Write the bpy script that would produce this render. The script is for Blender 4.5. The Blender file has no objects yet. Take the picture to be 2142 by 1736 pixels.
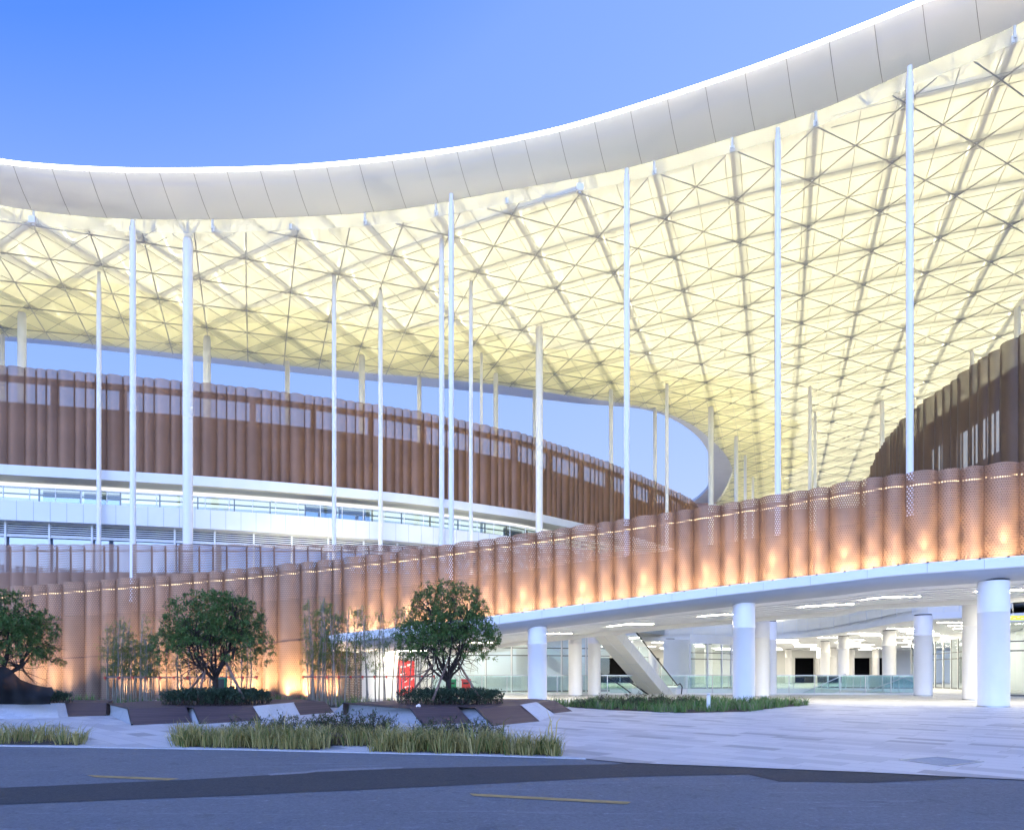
import bpy, math, random
from mathutils import Vector, Matrix
from mathutils.geometry import tessellate_polygon
random.seed(7)
SC = bpy.context.scene
COL = SC.collection
F, H, U0, V0 = 1428.0, 1.4, 1071.0, 1410.0      # focal length, eye height, principal point (survey frame 2142 x 1736)
rnd = random.random
def ru(a, b): return a + (b - a) * random.random()

def P(u, v, Y): return Vector(((u - U0) / F * Y, Y, H + (V0 - v) / F * Y))
def G(u, v, z=0.0):
    Y = (H - z) * F / (v - V0)
    return Vector(((u - U0) / F * Y, Y, z))
def ZL(x): return 31.3 + 0.04 * x                # underside of the roof trusses
def RP(u, v, dz=0.0):
    Y = (29.9 + dz) * F / ((V0 - v) - 0.04 * (u - U0))
    X = (u - U0) / F * Y
    return Vector((X, Y, ZL(X) + dz))

def interp(tab, x):
    if x <= tab[0][0]:
        a, b = tab[0], tab[1]
    elif x >= tab[-1][0]:
        a, b = tab[-2], tab[-1]
    else:
        for a, b in zip(tab, tab[1:]):
            if a[0] <= x <= b[0]: break
    t = (x - a[0]) / (b[0] - a[0])
    return a[1] + t * (b[1] - a[1])
def smooth_tab(tab, x):
    # cubic hermite through a table
    n = len(tab)
    if x <= tab[0][0] or x >= tab[-1][0]: return interp(tab, x)
    for k in range(n - 1):
        if tab[k][0] <= x <= tab[k + 1][0]: break
    def sl(i):
        if i == 0: return (tab[1][1] - tab[0][1]) / (tab[1][0] - tab[0][0])
        if i == n - 1: return (tab[-1][1] - tab[-2][1]) / (tab[-1][0] - tab[-2][0])
        return (tab[i + 1][1] - tab[i - 1][1]) / (tab[i + 1][0] - tab[i - 1][0])
    h = tab[k + 1][0] - tab[k][0]; t = (x - tab[k][0]) / h
    m0, m1 = sl(k) * h, sl(k + 1) * h
    return ((2*t**3 - 3*t*t + 1) * tab[k][1] + (t**3 - 2*t*t + t) * m0 + (-2*t**3 + 3*t*t) * tab[k+1][1] + (t**3 - t*t) * m1)
def catmull(pts, n=8):
    pts = [Vector(p) for p in pts]
    out = []
    for k in range(len(pts) - 1):
        p0 = pts[max(k - 1, 0)]; p1 = pts[k]; p2 = pts[k + 1]; p3 = pts[min(k + 2, len(pts) - 1)]
        for q in range(n):
            t = q / n
            out.append(0.5 * ((2 * p1) + (p2 - p0) * t + (2*p0 - 5*p1 + 4*p2 - p3) * t*t + (3*p1 - p0 - 3*p2 + p3) * t**3))
    out.append(pts[-1]); return out
class Curve:
    def __init__(self, pts):
        self.p = pts; self.s = [0.0]
        for a, b in zip(pts, pts[1:]): self.s.append(self.s[-1] + math.hypot(b.x - a.x, b.y - a.y))
        self.L = self.s[-1]
    def at(self, s):
        s = min(max(s, 0), self.L)
        lo, hi = 0, len(self.s) - 1
        while hi - lo > 1:
            m = (lo + hi) // 2
            if self.s[m] <= s: lo = m
            else: hi = m
        d = self.s[hi] - self.s[lo]
        t = (s - self.s[lo]) / d if d > 0 else 0
        return self.p[lo].lerp(self.p[hi], t)
    def tan(self, s):
        a = self.at(s - 0.4); b = self.at(s + 0.4); d = b - a; d.z = 0
        return d.normalized()
    def nrm(self, s):                     # to the right of travel (towards the viewer when travelling +x)
        t = self.tan(s); return Vector((t.y, -t.x, 0))
    def off(self, s, d, dz=0.0):
        p = self.at(s) + self.nrm(s) * d; p.z += dz; return p

# ---------------------------------------------------------------- mesh building
class MB:
    def __init__(self): self.v, self.f, self.uv = [], [], []
    def poly(self, pts, uv=None):
        b = len(self.v); self.v.extend(Vector(p) for p in pts)
        self.f.append(tuple(range(b, b + len(pts)))); self.uv.append(uv)
    def box(self, c, sx, sy, sz, ax=None, ay=None):
        ax = (ax or Vector((1, 0, 0))); ay = (ay or Vector((0, 1, 0))); az = ax.cross(ay)
        c = Vector(c); k = [c + ax * (sx/2*i) + ay * (sy/2*j) + az * (sz/2*l) for l in (-1, 1) for j in (-1, 1) for i in (-1, 1)]
        b = len(self.v); self.v.extend(k)
        for q in ((0,2,3,1),(4,5,7,6),(0,1,5,4),(2,6,7,3),(0,4,6,2),(1,3,7,5)):
            self.f.append(tuple(b + x for x in q)); self.uv.append(None)
    def bar(self, p, q, w, h, up=Vector((0, 0, 1))):
        p, q = Vector(p), Vector(q); d = q - p; L = d.length
        if L < 1e-5: return
        d /= L; s = d.cross(up)
        if s.length < 1e-3: s = d.cross(Vector((1, 0, 0)))
        s.normalize(); t = s.cross(d)
        self.box((p + q) / 2, L, w, h, d, -s if False else t.cross(d))
    def tube(self, p, q, r, r2=None, n=6, cap=False):
        p, q = Vector(p), Vector(q); r2 = r if r2 is None else r2
        d = q - p
        if d.length < 1e-5: return
        d.normalize(); s = d.cross(Vector((0, 0, 1)))
        if s.length < 1e-3: s = Vector((1, 0, 0))
        s.normalize(); t = d.cross(s); b = len(self.v)
        for c, rr in ((p, r), (q, r2)):
            for k in range(n):
                a = 2 * math.pi * k / n
                self.v.append(c + s * (math.cos(a) * rr) + t * (math.sin(a) * rr))
        for k in range(n):
            k2 = (k + 1) % n
            self.f.append((b + k, b + k2, b + n + k2, b + n + k)); self.uv.append(None)
        if cap:
            self.f.append(tuple(b + k for k in reversed(range(n)))); self.uv.append(None)
            self.f.append(tuple(b + n + k for k in range(n))); self.uv.append(None)
    def path(self, pts, rads, n=6):
        for k in range(len(pts) - 1): self.tube(pts[k], pts[k+1], rads[k], rads[k+1], n)
    def lathe(self, c, prof, n=24):
        c = Vector(c); b = len(self.v)
        for r, z in prof:
            for k in range(n):
                a = 2 * math.pi * k / n
                self.v.append(c + Vector((math.cos(a) * r, math.sin(a) * r, z)))
        for m in range(len(prof) - 1):
            for k in range(n):
                k2 = (k + 1) % n
                self.f.append((b+m*n+k, b+m*n+k2, b+(m+1)*n+k2, b+(m+1)*n+k)); self.uv.append(None)
    def grid(self, rows, uvrows=None):
        b = len(self.v); nr, nc = len(rows), len(rows[0])
        for r in rows: self.v.extend(Vector(p) for p in r)
        for i in range(nr - 1):
            for j in range(nc - 1):
                self.f.append((b+i*nc+j, b+i*nc+j+1, b+(i+1)*nc+j+1, b+(i+1)*nc+j))
                self.uv.append([uvrows[i][j], uvrows[i][j+1], uvrows[i+1][j+1], uvrows[i+1][j]] if uvrows else None)
    def prism(self, pts, z0, z1):
        n = len(pts); a = [Vector((p[0], p[1], z0)) for p in pts]; b = [Vector((p[0], p[1], z1)) for p in pts]
        self.poly(b); self.poly(list(reversed(a)))
        for k in range(n): self.poly([a[k], a[(k+1) % n], b[(k+1) % n], b[k]])
    def build(self, name, mat, parent=None, smooth=False):
        off = root_loc(parent)
        me = bpy.data.meshes.new(name)
        me.from_pydata([v - off for v in self.v], [], self.f)
        if any(u is not None for u in self.uv):
            lay = me.uv_layers.new(name='UVMap'); k = 0; data = []
            for fc, u in zip(self.f, self.uv):
                for q in range(len(fc)): data.extend(u[q] if u else (0.0, 0.0))
            lay.data.foreach_set('uv', data)
        if smooth: me.polygons.foreach_set('use_smooth', [True] * len(me.polygons))
        me.materials.append(mat); me.validate(); me.update()
        o = bpy.data.objects.new(name, me); COL.objects.link(o)
        if parent: o.parent = parent
        return o
def root_loc(o):
    if o is None: return Vector((0, 0, 0))
    t = Vector(o.location)
    while o.parent: o = o.parent; t += Vector(o.location)
    return t
def thing(name, label, cat, loc=(0, 0, 0), group=None):
    o = bpy.data.objects.new(name, None); COL.objects.link(o); o.location = loc
    o.empty_display_size = 0.3
    return tag(o, label, cat, group)
def tag(o, label=None, cat=None, group=None, kind=None):
    if label: o['label'] = label
    if cat: o['category'] = cat
    if group: o['group'] = group
    if kind: o['kind'] = kind
    return o
def kids(o): return [c for c in bpy.data.objects if c.parent == o]
def copy_thing(src, children, loc, rz=0.0, scale=1.0, label=None, group=None):
    r = src.copy(); COL.objects.link(r); r.location = loc; r.rotation_euler = (0, 0, rz); r.scale = (scale,) * 3
    if label: r['label'] = label
    if group: r['group'] = group
    for c in children:
        d = c.copy(); COL.objects.link(d); d.parent = r
    return r

# ---------------------------------------------------------------- materials
def new_mat(name):
    m = bpy.data.materials.new(name); m.use_nodes = True
    nt = m.node_tree; nt.nodes.clear()
    return m, nt
class N:
    def __init__(self, nt): self.nt = nt
    def n(self, typ, **kw):
        x = self.nt.nodes.new(typ)
        for k, v in kw.items(): setattr(x, k, v)
        return x
    def l(self, a, b): self.nt.links.new(a, b)
    def val(self, sock, x):
        if isinstance(x, (int, float)): sock.default_value = x
        elif isinstance(x, (tuple, list)): sock.default_value = x
        else: self.l(x, sock)
    def m(self, op, a, b=0.0, c=0.0):
        x = self.n('ShaderNodeMath', operation=op)
        self.val(x.inputs[0], a); self.val(x.inputs[1], b); self.val(x.inputs[2], c); return x.outputs[0]
    def mix(self, f, a, b, typ='MIX'):
        x = self.n('ShaderNodeMix', data_type='RGBA', blend_type=typ)
        self.val(x.inputs[0], f); self.val(x.inputs[6], a if not isinstance(a, tuple) else (*a, 1)[:4]); self.val(x.inputs[7], b if not isinstance(b, tuple) else (*b, 1)[:4])
        return x.outputs[2]
    def ramp(self, f, stops):
        x = self.n('ShaderNodeValToRGB'); e = x.color_ramp.elements
        while len(e) < len(stops): e.new(0.5)
        for q, (p, c) in zip(e, stops): q.position = p; q.color = (*c, 1)
        self.l(f, x.inputs[0]); return x.outputs[0]
    def noise(self, scale, detail=4, vec=None, rough=0.55):
        x = self.n('ShaderNodeTexNoise'); x.inputs['Scale'].default_value = scale; x.inputs['Detail'].default_value = detail
        x.inputs['Roughness'].default_value = rough
        if vec: self.l(vec, x.inputs['Vector'])
        return x.outputs['Fac']
    def pos(self): return self.n('ShaderNodeNewGeometry').outputs['Position']
    def bsdf(self, col, rough=0.6, metal=0.0, spec=0.5):
        x = self.n('ShaderNodeBsdfPrincipled')
        self.val(x.inputs['Base Color'], (*col, 1) if isinstance(col, tuple) else col)
        self.val(x.inputs['Roughness'], rough); self.val(x.inputs['Metallic'], metal)
        x.inputs['Specular IOR Level'].default_value = spec
        return x
    def out(self, s): o = self.n('ShaderNodeOutputMaterial'); self.l(s, o.inputs['Surface']); return o
    def bump(self, b, h, strength=0.3, dist=0.02):
        x = self.n('ShaderNodeBump'); x.inputs['Strength'].default_value = strength; x.inputs['Distance'].default_value = dist
        self.l(h, x.inputs['Height']); self.l(x.outputs[0], b.inputs['Normal'])
def paint(name, col, rough=0.5, var=0.08, scale=0.6, metal=0.0, spec=0.5):
    m, nt = new_mat(name); k = N(nt)
    f = k.noise(scale, 5, k.pos())
    c2 = tuple(max(0, x * (1 - var)) for x in col); c1 = tuple(min(1, x * (1 + var)) for x in col)
    c = k.ramp(f, [(0.3, c2), (0.7, c1)])
    b = k.bsdf(c, rough, metal, spec); k.out(b.outputs[0]); return m
def emitter(name, col, s):
    m, nt = new_mat(name); k = N(nt)
    e = k.n('ShaderNodeEmission'); e.inputs[0].default_value = (*col, 1); e.inputs[1].default_value = s
    k.out(e.outputs[0]); return m
def perforated(name, col, pu, pv, frac, metal=0.25, rough=0.45):
    """copper sheet with a staggered grid of slots; UV is in metres"""
    m, nt = new_mat(name); k = N(nt)
    uv = k.n('ShaderNodeUVMap').outputs[0]
    s = k.n('ShaderNodeSeparateXYZ'); k.l(uv, s.inputs[0])
    a = k.m('DIVIDE', s.outputs[0], pu); b = k.m('DIVIDE', s.outputs[1], pv)
    row = k.m('FLOOR', b); sh = k.m('MULTIPLY', k.m('FLOORED_MODULO', row, 2.0), 0.5)
    fa = k.m('SUBTRACT', k.m('FRACT', k.m('ADD', a, sh)), 0.5); fb = k.m('SUBTRACT', k.m('FRACT', b), 0.5)
    d = k.m('SQRT', k.m('ADD', k.m('POWER', k.m('MULTIPLY', fa, 1.12), 2.0), k.m('POWER', fb, 2.0)))
    hole = k.m('LESS_THAN', d, math.sqrt(frac / math.pi) * 1.05)
    nz = k.noise(0.7, 4, k.pos())
    c = k.ramp(nz, [(0.3, tuple(x * 0.85 for x in col)), (0.7, tuple(x * 1.12 for x in col))])
    bs = k.bsdf(c, rough, metal)
    tr = k.n('ShaderNodeBsdfTransparent')
    mx = k.n('ShaderNodeMixShader'); k.l(hole, mx.inputs[0]); k.l(bs.outputs[0], mx.inputs[1]); k.l(tr.outputs[0], mx.inputs[2])
    k.out(mx.outputs[0]); return m
def mesh_screen(name, col, frac, metal=0.2, rough=0.5):
    """fine mesh seen from far off: holes far smaller than a pixel"""
    m, nt = new_mat(name); k = N(nt)
    nz = k.noise(0.35, 4, k.pos())
    c = k.ramp(nz, [(0.3, tuple(x * 0.85 for x in col)), (0.7, tuple(x * 1.15 for x in col))])
    bs = k.bsdf(c, rough, metal); tr = k.n('ShaderNodeBsdfTransparent')
    mx = k.n('ShaderNodeMixShader'); mx.inputs[0].default_value = frac
    k.l(bs.outputs[0], mx.inputs[1]); k.l(tr.outputs[0], mx.inputs[2]); k.out(mx.outputs[0]); return m
def glass(name, tint, opacity, rough=0.02):
    m, nt = new_mat(name); k = N(nt)
    g = k.n('ShaderNodeBsdfGlossy'); g.inputs['Roughness'].default_value = rough; g.inputs[0].default_value = (0.9, 0.95, 1, 1)
    t = k.n('ShaderNodeBsdfTransparent'); t.inputs[0].default_value = (*tint, 1)
    fr = k.n('ShaderNodeFresnel'); fr.inputs[0].default_value = 1.45
    mx = k.n('ShaderNodeMixShader'); k.l(k.m('ADD', fr.outputs[0], opacity), mx.inputs[0])
    k.l(t.outputs[0], mx.inputs[1]); k.l(g.outputs[0], mx.inputs[2]); k.out(mx.outputs[0]); return m
def leafmat(name, cols, trans=0.25):
    m, nt = new_mat(name); k = N(nt)
    r = k.n('ShaderNodeNewGeometry').outputs['Random Per Island']
    c = k.ramp(r, [(i / max(1, len(cols) - 1), c) for i, c in enumerate(cols)])
    b = k.bsdf(c, 0.5, 0, 0.3)
    t = k.n('ShaderNodeBsdfTranslucent'); k.l(c, t.inputs[0])
    mx = k.n('ShaderNodeMixShader'); mx.inputs[0].default_value = trans
    k.l(b.outputs[0], mx.inputs[1]); k.l(t.outputs[0], mx.inputs[2]); k.out(mx.outputs[0]); return m

M = {}
M['white'] = paint('white_paint', (0.78, 0.79, 0.80), 0.4, 0.03)
M['colwhite'] = paint('column_paint', (0.88, 0.86, 0.84), 0.35, 0.03)
M['warmwhite'] = paint('plaster_white', (0.80, 0.79, 0.75), 0.6, 0.03)
M['truss'] = paint('truss_paint', (0.87, 0.86, 0.81), 0.5, 0.04)
def film(name, col, tr, hole):
    m, nt = new_mat(name); k = N(nt)
    d = k.bsdf(col, .5); t = k.n('ShaderNodeBsdfTranslucent'); t.inputs[0].default_value = (*col, 1); h = k.n('ShaderNodeBsdfTransparent')
    a = k.n('ShaderNodeMixShader'); a.inputs[0].default_value = tr; k.l(d.outputs[0], a.inputs[1]); k.l(t.outputs[0], a.inputs[2])
    b = k.n('ShaderNodeMixShader'); b.inputs[0].default_value = hole; k.l(a.outputs[0], b.inputs[1]); k.l(h.outputs[0], b.inputs[2]); k.out(b.outputs[0]); return m
M['soffit'] = film('translucent_film', (0.74, 0.755, 0.74), .11, .08)
M['thin'] = paint('steel_rod', (0.46, 0.45, 0.41), 0.5, 0.05)
M['membrane'] = paint('roof_membrane', (0.82, 0.80, 0.68), 0.8, 0.05, 0.25)
M['greymetal'] = paint('grey_cladding', (0.40, 0.42, 0.46), 0.45, 0.05)
M['copper_wall'] = paint('bronze_panel', (0.12, 0.07, 0.045), 0.5, 0.15, 0.4)
M['darkbrown'] = paint('dark_bronze_frame', (0.075, 0.045, 0.04), 0.5, 0.1)
M['brown'] = paint('bronze_frame', (0.17, 0.085, 0.05), 0.5, 0.1)
M['brownwall'] = paint('brown_render', (0.25, 0.145, 0.105), 0.7, 0.15, 0.3)
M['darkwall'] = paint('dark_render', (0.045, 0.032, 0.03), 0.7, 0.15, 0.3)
M['screen'] = perforated('perforated_copper', (0.225, 0.145, 0.10), 0.092, 0.105, 0.19, 0.4, 0.42)
M['screen_lit'] = perforated('lit_perforated_copper', (0.42, 0.245, 0.165), 0.098, 0.112, 0.32, 0.1, 0.55)  # lighter copy of the screen copper; the parapet's light is in its colour
M['copper_lit'] = paint('lit_bronze_panel', (0.46, 0.26, 0.165), .5, .12, .4)  # lighter copy of the backing panel, warm light painted into the colour
M['screen_far'] = mesh_screen('copper_mesh', (0.30, 0.155, 0.088), 0.33, .4, .42)
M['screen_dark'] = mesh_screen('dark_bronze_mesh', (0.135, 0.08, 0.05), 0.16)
M['led'] = emitter('led_line', (1.0, 0.98, 0.95), 3.5)
M['tube_light'] = emitter('linear_lamp', (1.0, 0.93, 0.76), 44.0)
M['ramp_lamp'] = emitter('ramp_linear_lamp', (1.0, .91, .70), 85.0)
M['ceiling_glow'] = emitter('glowing_ceiling', (1.0, 0.98, 0.93), .42)  # emission put into the ceiling surface in place of lamps
M['frame_grey'] = paint('anthracite_frame', (.10, .105, .11), .5, .05)
M['warm_led'] = emitter('warm_strip', (1.0, 0.75, 0.42), 1.3)
M['lamp_lens'] = emitter('uplight_lens', (1.0, 0.72, 0.42), 8.0)
M['black'] = paint('black_metal', (0.015, 0.015, 0.018), 0.4, 0.1)
M['steel'] = paint('stainless_steel', (0.55, 0.55, 0.55), 0.3, 0.05, 1, 0.8)
M['glass_rail'] = glass('railing_glass', (0.80, 0.92, 0.88), 0.05)
M['glass'] = glass('shop_glass', (0.84, 0.93, 0.95), 0.06)
M['glass_blue'] = glass('window_glass', (0.55, 0.68, 0.82), 0.25)
M['dark'] = paint('black_for_shade', (0.006, 0.006, 0.008), 0.9, 0.1)  # near-black base colour standing in for shade behind openings and louvres
M['bark'] = paint('bark', (0.045, 0.033, 0.028), 0.9, 0.3, 6)
M['pole'] = paint('support_wood', (0.22, 0.15, 0.12), 0.8, 0.3, 5)
M['cane'] = paint('bamboo_cane', (0.26, 0.24, 0.19), 0.6, 0.3, 4)
M['leaf'] = leafmat('tree_leaf', [(0.045, 0.095, 0.025), (0.075, 0.15, 0.038), (0.115, 0.205, 0.055), (0.08, 0.16, 0.04), (0.10, 0.18, 0.048), (0.15, 0.235, 0.07), (0.20, 0.14, 0.06)], .12)
M['hedge'] = leafmat('hedge_leaf', [(0.02, 0.045, 0.028), (0.04, 0.08, 0.045), (0.065, 0.105, 0.06)], 0.15)
M['bamboo_leaf'] = leafmat('bamboo_leaf', [(0.10, 0.17, 0.035), (0.16, 0.23, 0.05), (0.22, 0.24, 0.08)], 0.35)
M['straw'] = leafmat('straw_grass', [(0.10, 0.17, 0.04), (0.42, 0.33, 0.11), (0.52, 0.42, 0.16), (0.16, 0.21, 0.06), (0.60, 0.49, 0.22), (0.36, 0.31, 0.10), (0.08, 0.14, 0.04)], 0.3)
M['green_grass'] = leafmat('green_grass', [(0.06, 0.15, 0.03), (0.11, 0.25, 0.055), (0.18, 0.30, 0.08), (0.30, 0.28, 0.18), (0.12, 0.26, 0.06)], 0.3)
M['shrub'] = leafmat('shrub_leaf', [(0.04, 0.07, 0.03), (0.08, 0.12, 0.05), (0.11, 0.13, 0.05), (0.17, 0.09, 0.06)], 0.25)
M['red'] = paint('red_ribbon', (0.55, 0.06, 0.03), 0.6, 0.1)
M['redp'] = paint('red_print', (0.70, 0.05, 0.05), 0.5, 0.08)
M['print'] = paint('white_print', (0.85, 0.75, 0.72), 0.5, 0.05)
M['green'] = paint('green_plastic', (0.02, 0.28, 0.12), 0.45, 0.05)
M['sign_green'] = paint('yellow_green_sign', (0.55, 0.72, 0.06), 0.5, 0.03)
M['net'] = mesh_screen('black_net', (0.004, 0.0045, 0.006), 0.05, 0, 1.0)
M['soil'] = paint('soil', (0.05, 0.038, 0.028), 0.95, 0.3, 3)
M['rust'] = paint('rusty_steel', (0.13, 0.085, 0.07), 0.6, 0.25, 3)
def timber():
    m, nt = new_mat('deck_timber'); k = N(nt)
    uv = k.n('ShaderNodeUVMap').outputs[0]; s = k.n('ShaderNodeSeparateXYZ'); k.l(uv, s.inputs[0])
    b = k.m('DIVIDE', s.outputs[1], 0.14); row = k.m('FLOOR', b)
    w = k.n('ShaderNodeTexWhiteNoise', noise_dimensions='1D'); k.l(row, w.inputs['W'])
    mp = k.n('ShaderNodeMapping'); mp.inputs['Scale'].default_value = (1.2, 22, 1); k.l(uv, mp.inputs[0])
    g = k.noise(3, 5, mp.outputs[0])
    c = k.mix(w.outputs[0], (0.085, 0.055, 0.058), (0.125, 0.08, 0.08))
    c = k.mix(k.m('MULTIPLY', g, 0.5), c, (0.055, 0.036, 0.038))
    gap = k.m('LESS_THAN', k.m('FRACT', b), 0.09)
    c = k.mix(gap, c, (0.02, 0.014, 0.014))
    bs = k.bsdf(c, 0.6); k.out(bs.outputs[0]); return m
M['timber'] = timber()
def stone(name, col, sc=18.0):
    m, nt = new_mat(name); k = N(nt)
    f = k.noise(sc * 2, 6, k.pos(), 0.7); g = k.noise(1.3, 5, k.pos())
    c = k.ramp(f, [(0.3, tuple(x * 0.8 for x in col)), (0.7, tuple(min(1, x * 1.15) for x in col))])
    c = k.mix(k.m('MULTIPLY', k.m('GREATER_THAN', g, 0.56), 0.28), c, tuple(x * 0.62 for x in col))
    bs = k.bsdf(c, 0.75); k.bump(bs, f, 0.2, 0.01); k.out(bs.outputs[0]); return m
M['stone'] = stone('white_granite', (0.62, 0.63, 0.64))
M['concrete'] = stone('grey_concrete', (0.34, 0.36, 0.38), 8)
def paving():
    m, nt = new_mat('granite_paving'); k = N(nt)
    mp = k.n('ShaderNodeMapping', vector_type='POINT'); mp.inputs['Rotation'].default_value = (0, 0, math.radians(46))
    k.l(k.pos(), mp.inputs[0]); s = k.n('ShaderNodeSeparateXYZ'); k.l(mp.outputs[0], s.inputs[0])
    b = k.m('DIVIDE', s.outputs[1], 0.42); row = k.m('FLOOR', b)
    w0 = k.n('ShaderNodeTexWhiteNoise', noise_dimensions='1D'); k.l(row, w0.inputs['W'])
    a = k.m('ADD', k.m('DIVIDE', s.outputs[0], 1.05), k.m('MULTIPLY', w0.outputs[0], 3.0)); colm = k.m('FLOOR', a)
    cb = k.n('ShaderNodeCombineXYZ'); k.l(row, cb.inputs[0]); k.l(colm, cb.inputs[1])
    w = k.n('ShaderNodeTexWhiteNoise', noise_dimensions='2D'); k.l(cb.outputs[0], w.inputs['Vector'])
    c = k.ramp(w.outputs[0], [(0.0, (0.60, 0.60, 0.60)), (0.45, (0.54, 0.54, 0.545)), (0.70, (0.47, 0.475, 0.48)), (0.86, (0.44, 0.44, 0.45)), (0.94, (0.31, 0.315, 0.325))])
    c.node.color_ramp.interpolation = 'CONSTANT'
    e = k.m('MINIMUM', k.m('MULTIPLY', k.m('FRACT', b), 0.42), k.m('MULTIPLY', k.m('FRACT', a), 1.05))
    c = k.mix(k.m('LESS_THAN', e, 0.010), c, (0.25, 0.25, 0.26))
    gr = k.noise(60, 4, k.pos(), 0.7); st = k.noise(0.35, 6, k.pos(), 0.65)
    c = k.mix(k.m('MULTIPLY', gr, 0.22), c, (0.3, 0.3, 0.31))
    c = k.mix(k.m('MULTIPLY', k.m('SUBTRACT', st, 0.35), 0.5), c, (0.33, 0.335, 0.35))
    bs = k.bsdf(c, k.m('ADD', 0.38, k.m('MULTIPLY', st, 0.3))); k.bump(bs, gr, 0.1, 0.004); k.out(bs.outputs[0]); return m
M['paving'] = paving()
def asphalt(name, dark, light, worn=0.5):
    m, nt = new_mat(name); k = N(nt)
    p = k.pos(); f = k.noise(26, 6, p, 0.85); g = k.noise(0.45, 6, p, 0.65); h = k.noise(7, 8, p, 0.8); h2 = k.noise(3.1, 6, p, 0.75)
    mp = k.n('ShaderNodeMapping'); mp.inputs['Rotation'].default_value = (0, 0, math.radians(14)); mp.inputs['Scale'].default_value = (0.22, 2.0, 1); k.l(p, mp.inputs[0])
    st = k.noise(1.3, 7, mp.outputs[0], 0.75)
    c = k.ramp(f, [(0.38, dark), (0.62, light)])
    c = k.mix(k.m('MULTIPLY', k.m('SUBTRACT', g, 0.3), worn), c, tuple(x * 1.35 for x in light))
    c = k.mix(k.m('MULTIPLY', k.m('GREATER_THAN', h, 0.60), 0.30), c, tuple(min(1, x * 1.9) for x in light))
    c = k.mix(k.m('MULTIPLY', k.m('LESS_THAN', h2, 0.40), 0.30), c, tuple(x * .55 for x in dark))
    c = k.mix(k.m('MULTIPLY', k.m('GREATER_THAN', st, 0.60), 0.28 * worn), c, tuple(min(1, x * 1.7) for x in light))
    bs = k.bsdf(c, 0.8, 0, 0.3); k.bump(bs, f, 0.35, 0.01); k.out(bs.outputs[0]); return m
M['asphalt'] = asphalt('worn_asphalt', (0.095, 0.102, 0.112), (0.17, 0.18, 0.195), 0.7)
M['asphalt_new'] = asphalt('new_asphalt', (0.032, 0.034, 0.037), (0.062, 0.065, 0.070), 0.25)
M['asphalt_scar'] = asphalt('pale_scar', (0.16, 0.165, 0.175), (0.26, 0.265, 0.28), .4)
M['yellow'] = paint('yellow_line', (0.36, 0.25, 0.09), 0.7, 0.25, 5)
M['kerb'] = stone('kerb_stone', (0.5, 0.5, 0.52))
M['recess'] = paint('recess_grey', (0.22, 0.215, 0.20), .8, .05)
M['greywhite'] = paint('panel_grey_white', (0.68, 0.69, 0.70), .5, .03)
M['earth'] = paint('far_ground', (0.10, 0.10, 0.10), 0.9, 0.2, 0.05)

# ---------------------------------------------------------------- ground
PIT = (3.0, 28.0, 48.0, 63.0)
def holed(poly, hole, z):
    """polygon with a rectangular hole"""
    hx0, hx1, hy0, hy1 = hole
    hp = [Vector((hx0, hy0, z)), Vector((hx0, hy1, z)), Vector((hx1, hy1, z)), Vector((hx1, hy0, z))]
    pp = [Vector((x, y, z)) for x, y in poly]
    tris = tessellate_polygon([pp, hp]); allp = pp + hp; mb = MB()
    for t in tris:
        a, b, c = (allp[i] for i in t)
        if (b - a).cross(c - a).z < 0: b, c = c, b
        mb.poly([a, b, c])
    return mb
EDGE = [(-140, 46), (-40, 21), (-10.1, 13.4), (-5.2, 12.75), (-.26, 11.76), (1.23, 11.36), (1.82, 10.85), (3.57, 10.3), (5.1, 9.8), (6.8, 9.09), (12, 7.4), (60, -8)]
tag(holed([(-900, -300), (900, -300), (900, 1500), (-900, 1500)], PIT, -0.02).build('ground', M['earth']), kind='structure')
tag(holed(EDGE + [(140, -8), (140, 130), (-140, 130)], PIT, 0.0).build('plaza', M['paving']), kind='structure')
mb = MB(); mb.poly([(x, y, -0.012) for x, y in reversed(EDGE)] + [(-140, -60, -0.012), (60, -60, -0.012)])
rd = MB()
for t in tessellate_polygon([[Vector((x, y, -0.012)) for x, y in EDGE] + [Vector((60, -60, -0.012)), Vector((-140, -60, -0.012))]]):
    pp = [Vector((x, y, -0.012)) for x, y in EDGE] + [Vector((60, -60, -0.012)), Vector((-140, -60, -0.012))]
    a, b, c = (pp[i] for i in t)
    if (b - a).cross(c - a).z < 0: b, c = c, b
    rd.poly([a, b, c])
tag(rd.build('road', M['asphalt']), kind='structure')
def flat_strip(name, up, lo, mat, z):
    """sheet between two lists of surveyed ground points"""
    mb = MB(); a = [G(u, v, z) for u, v in up]; b = [G(u, v, z) for u, v in lo]
    mb.grid([b, a]); return tag(mb.build(name, mat), kind='structure')
us = [-150, 0, 185, 371, 520, 663, 760, 841, 950, 1060, 1180, 1302, 1430, 1565, 1630, 1700, 1817, 1930, 2019]
upt = [(-150, 1656), (0, 1647), (371, 1631), (640, 1616), (663, 1613), (841, 1606.5), (1060, 1602), (1290, 1597), (1302, 1595.5), (1565, 1605.5), (1817, 1615.5), (2019, 1626)]
lot = [(-150, 1690), (0, 1682.5), (495, 1663), (1060, 1637), (1312, 1624), (1565, 1619), (1630, 1634), (1817, 1636), (2019, 1627.5)]
us = sorted(set([u for u, _ in upt] + [u for u, _ in lot] + [100, 250, 700, 900, 1180, 1430, 1700]))
flat_strip('road_patch', [(u, interp(upt, u) + ru(-.5, .5)) for u in us], [(u, interp(lot, u) + ru(-.7, .7)) for u in us], M['asphalt_new'], -0.008)
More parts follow.
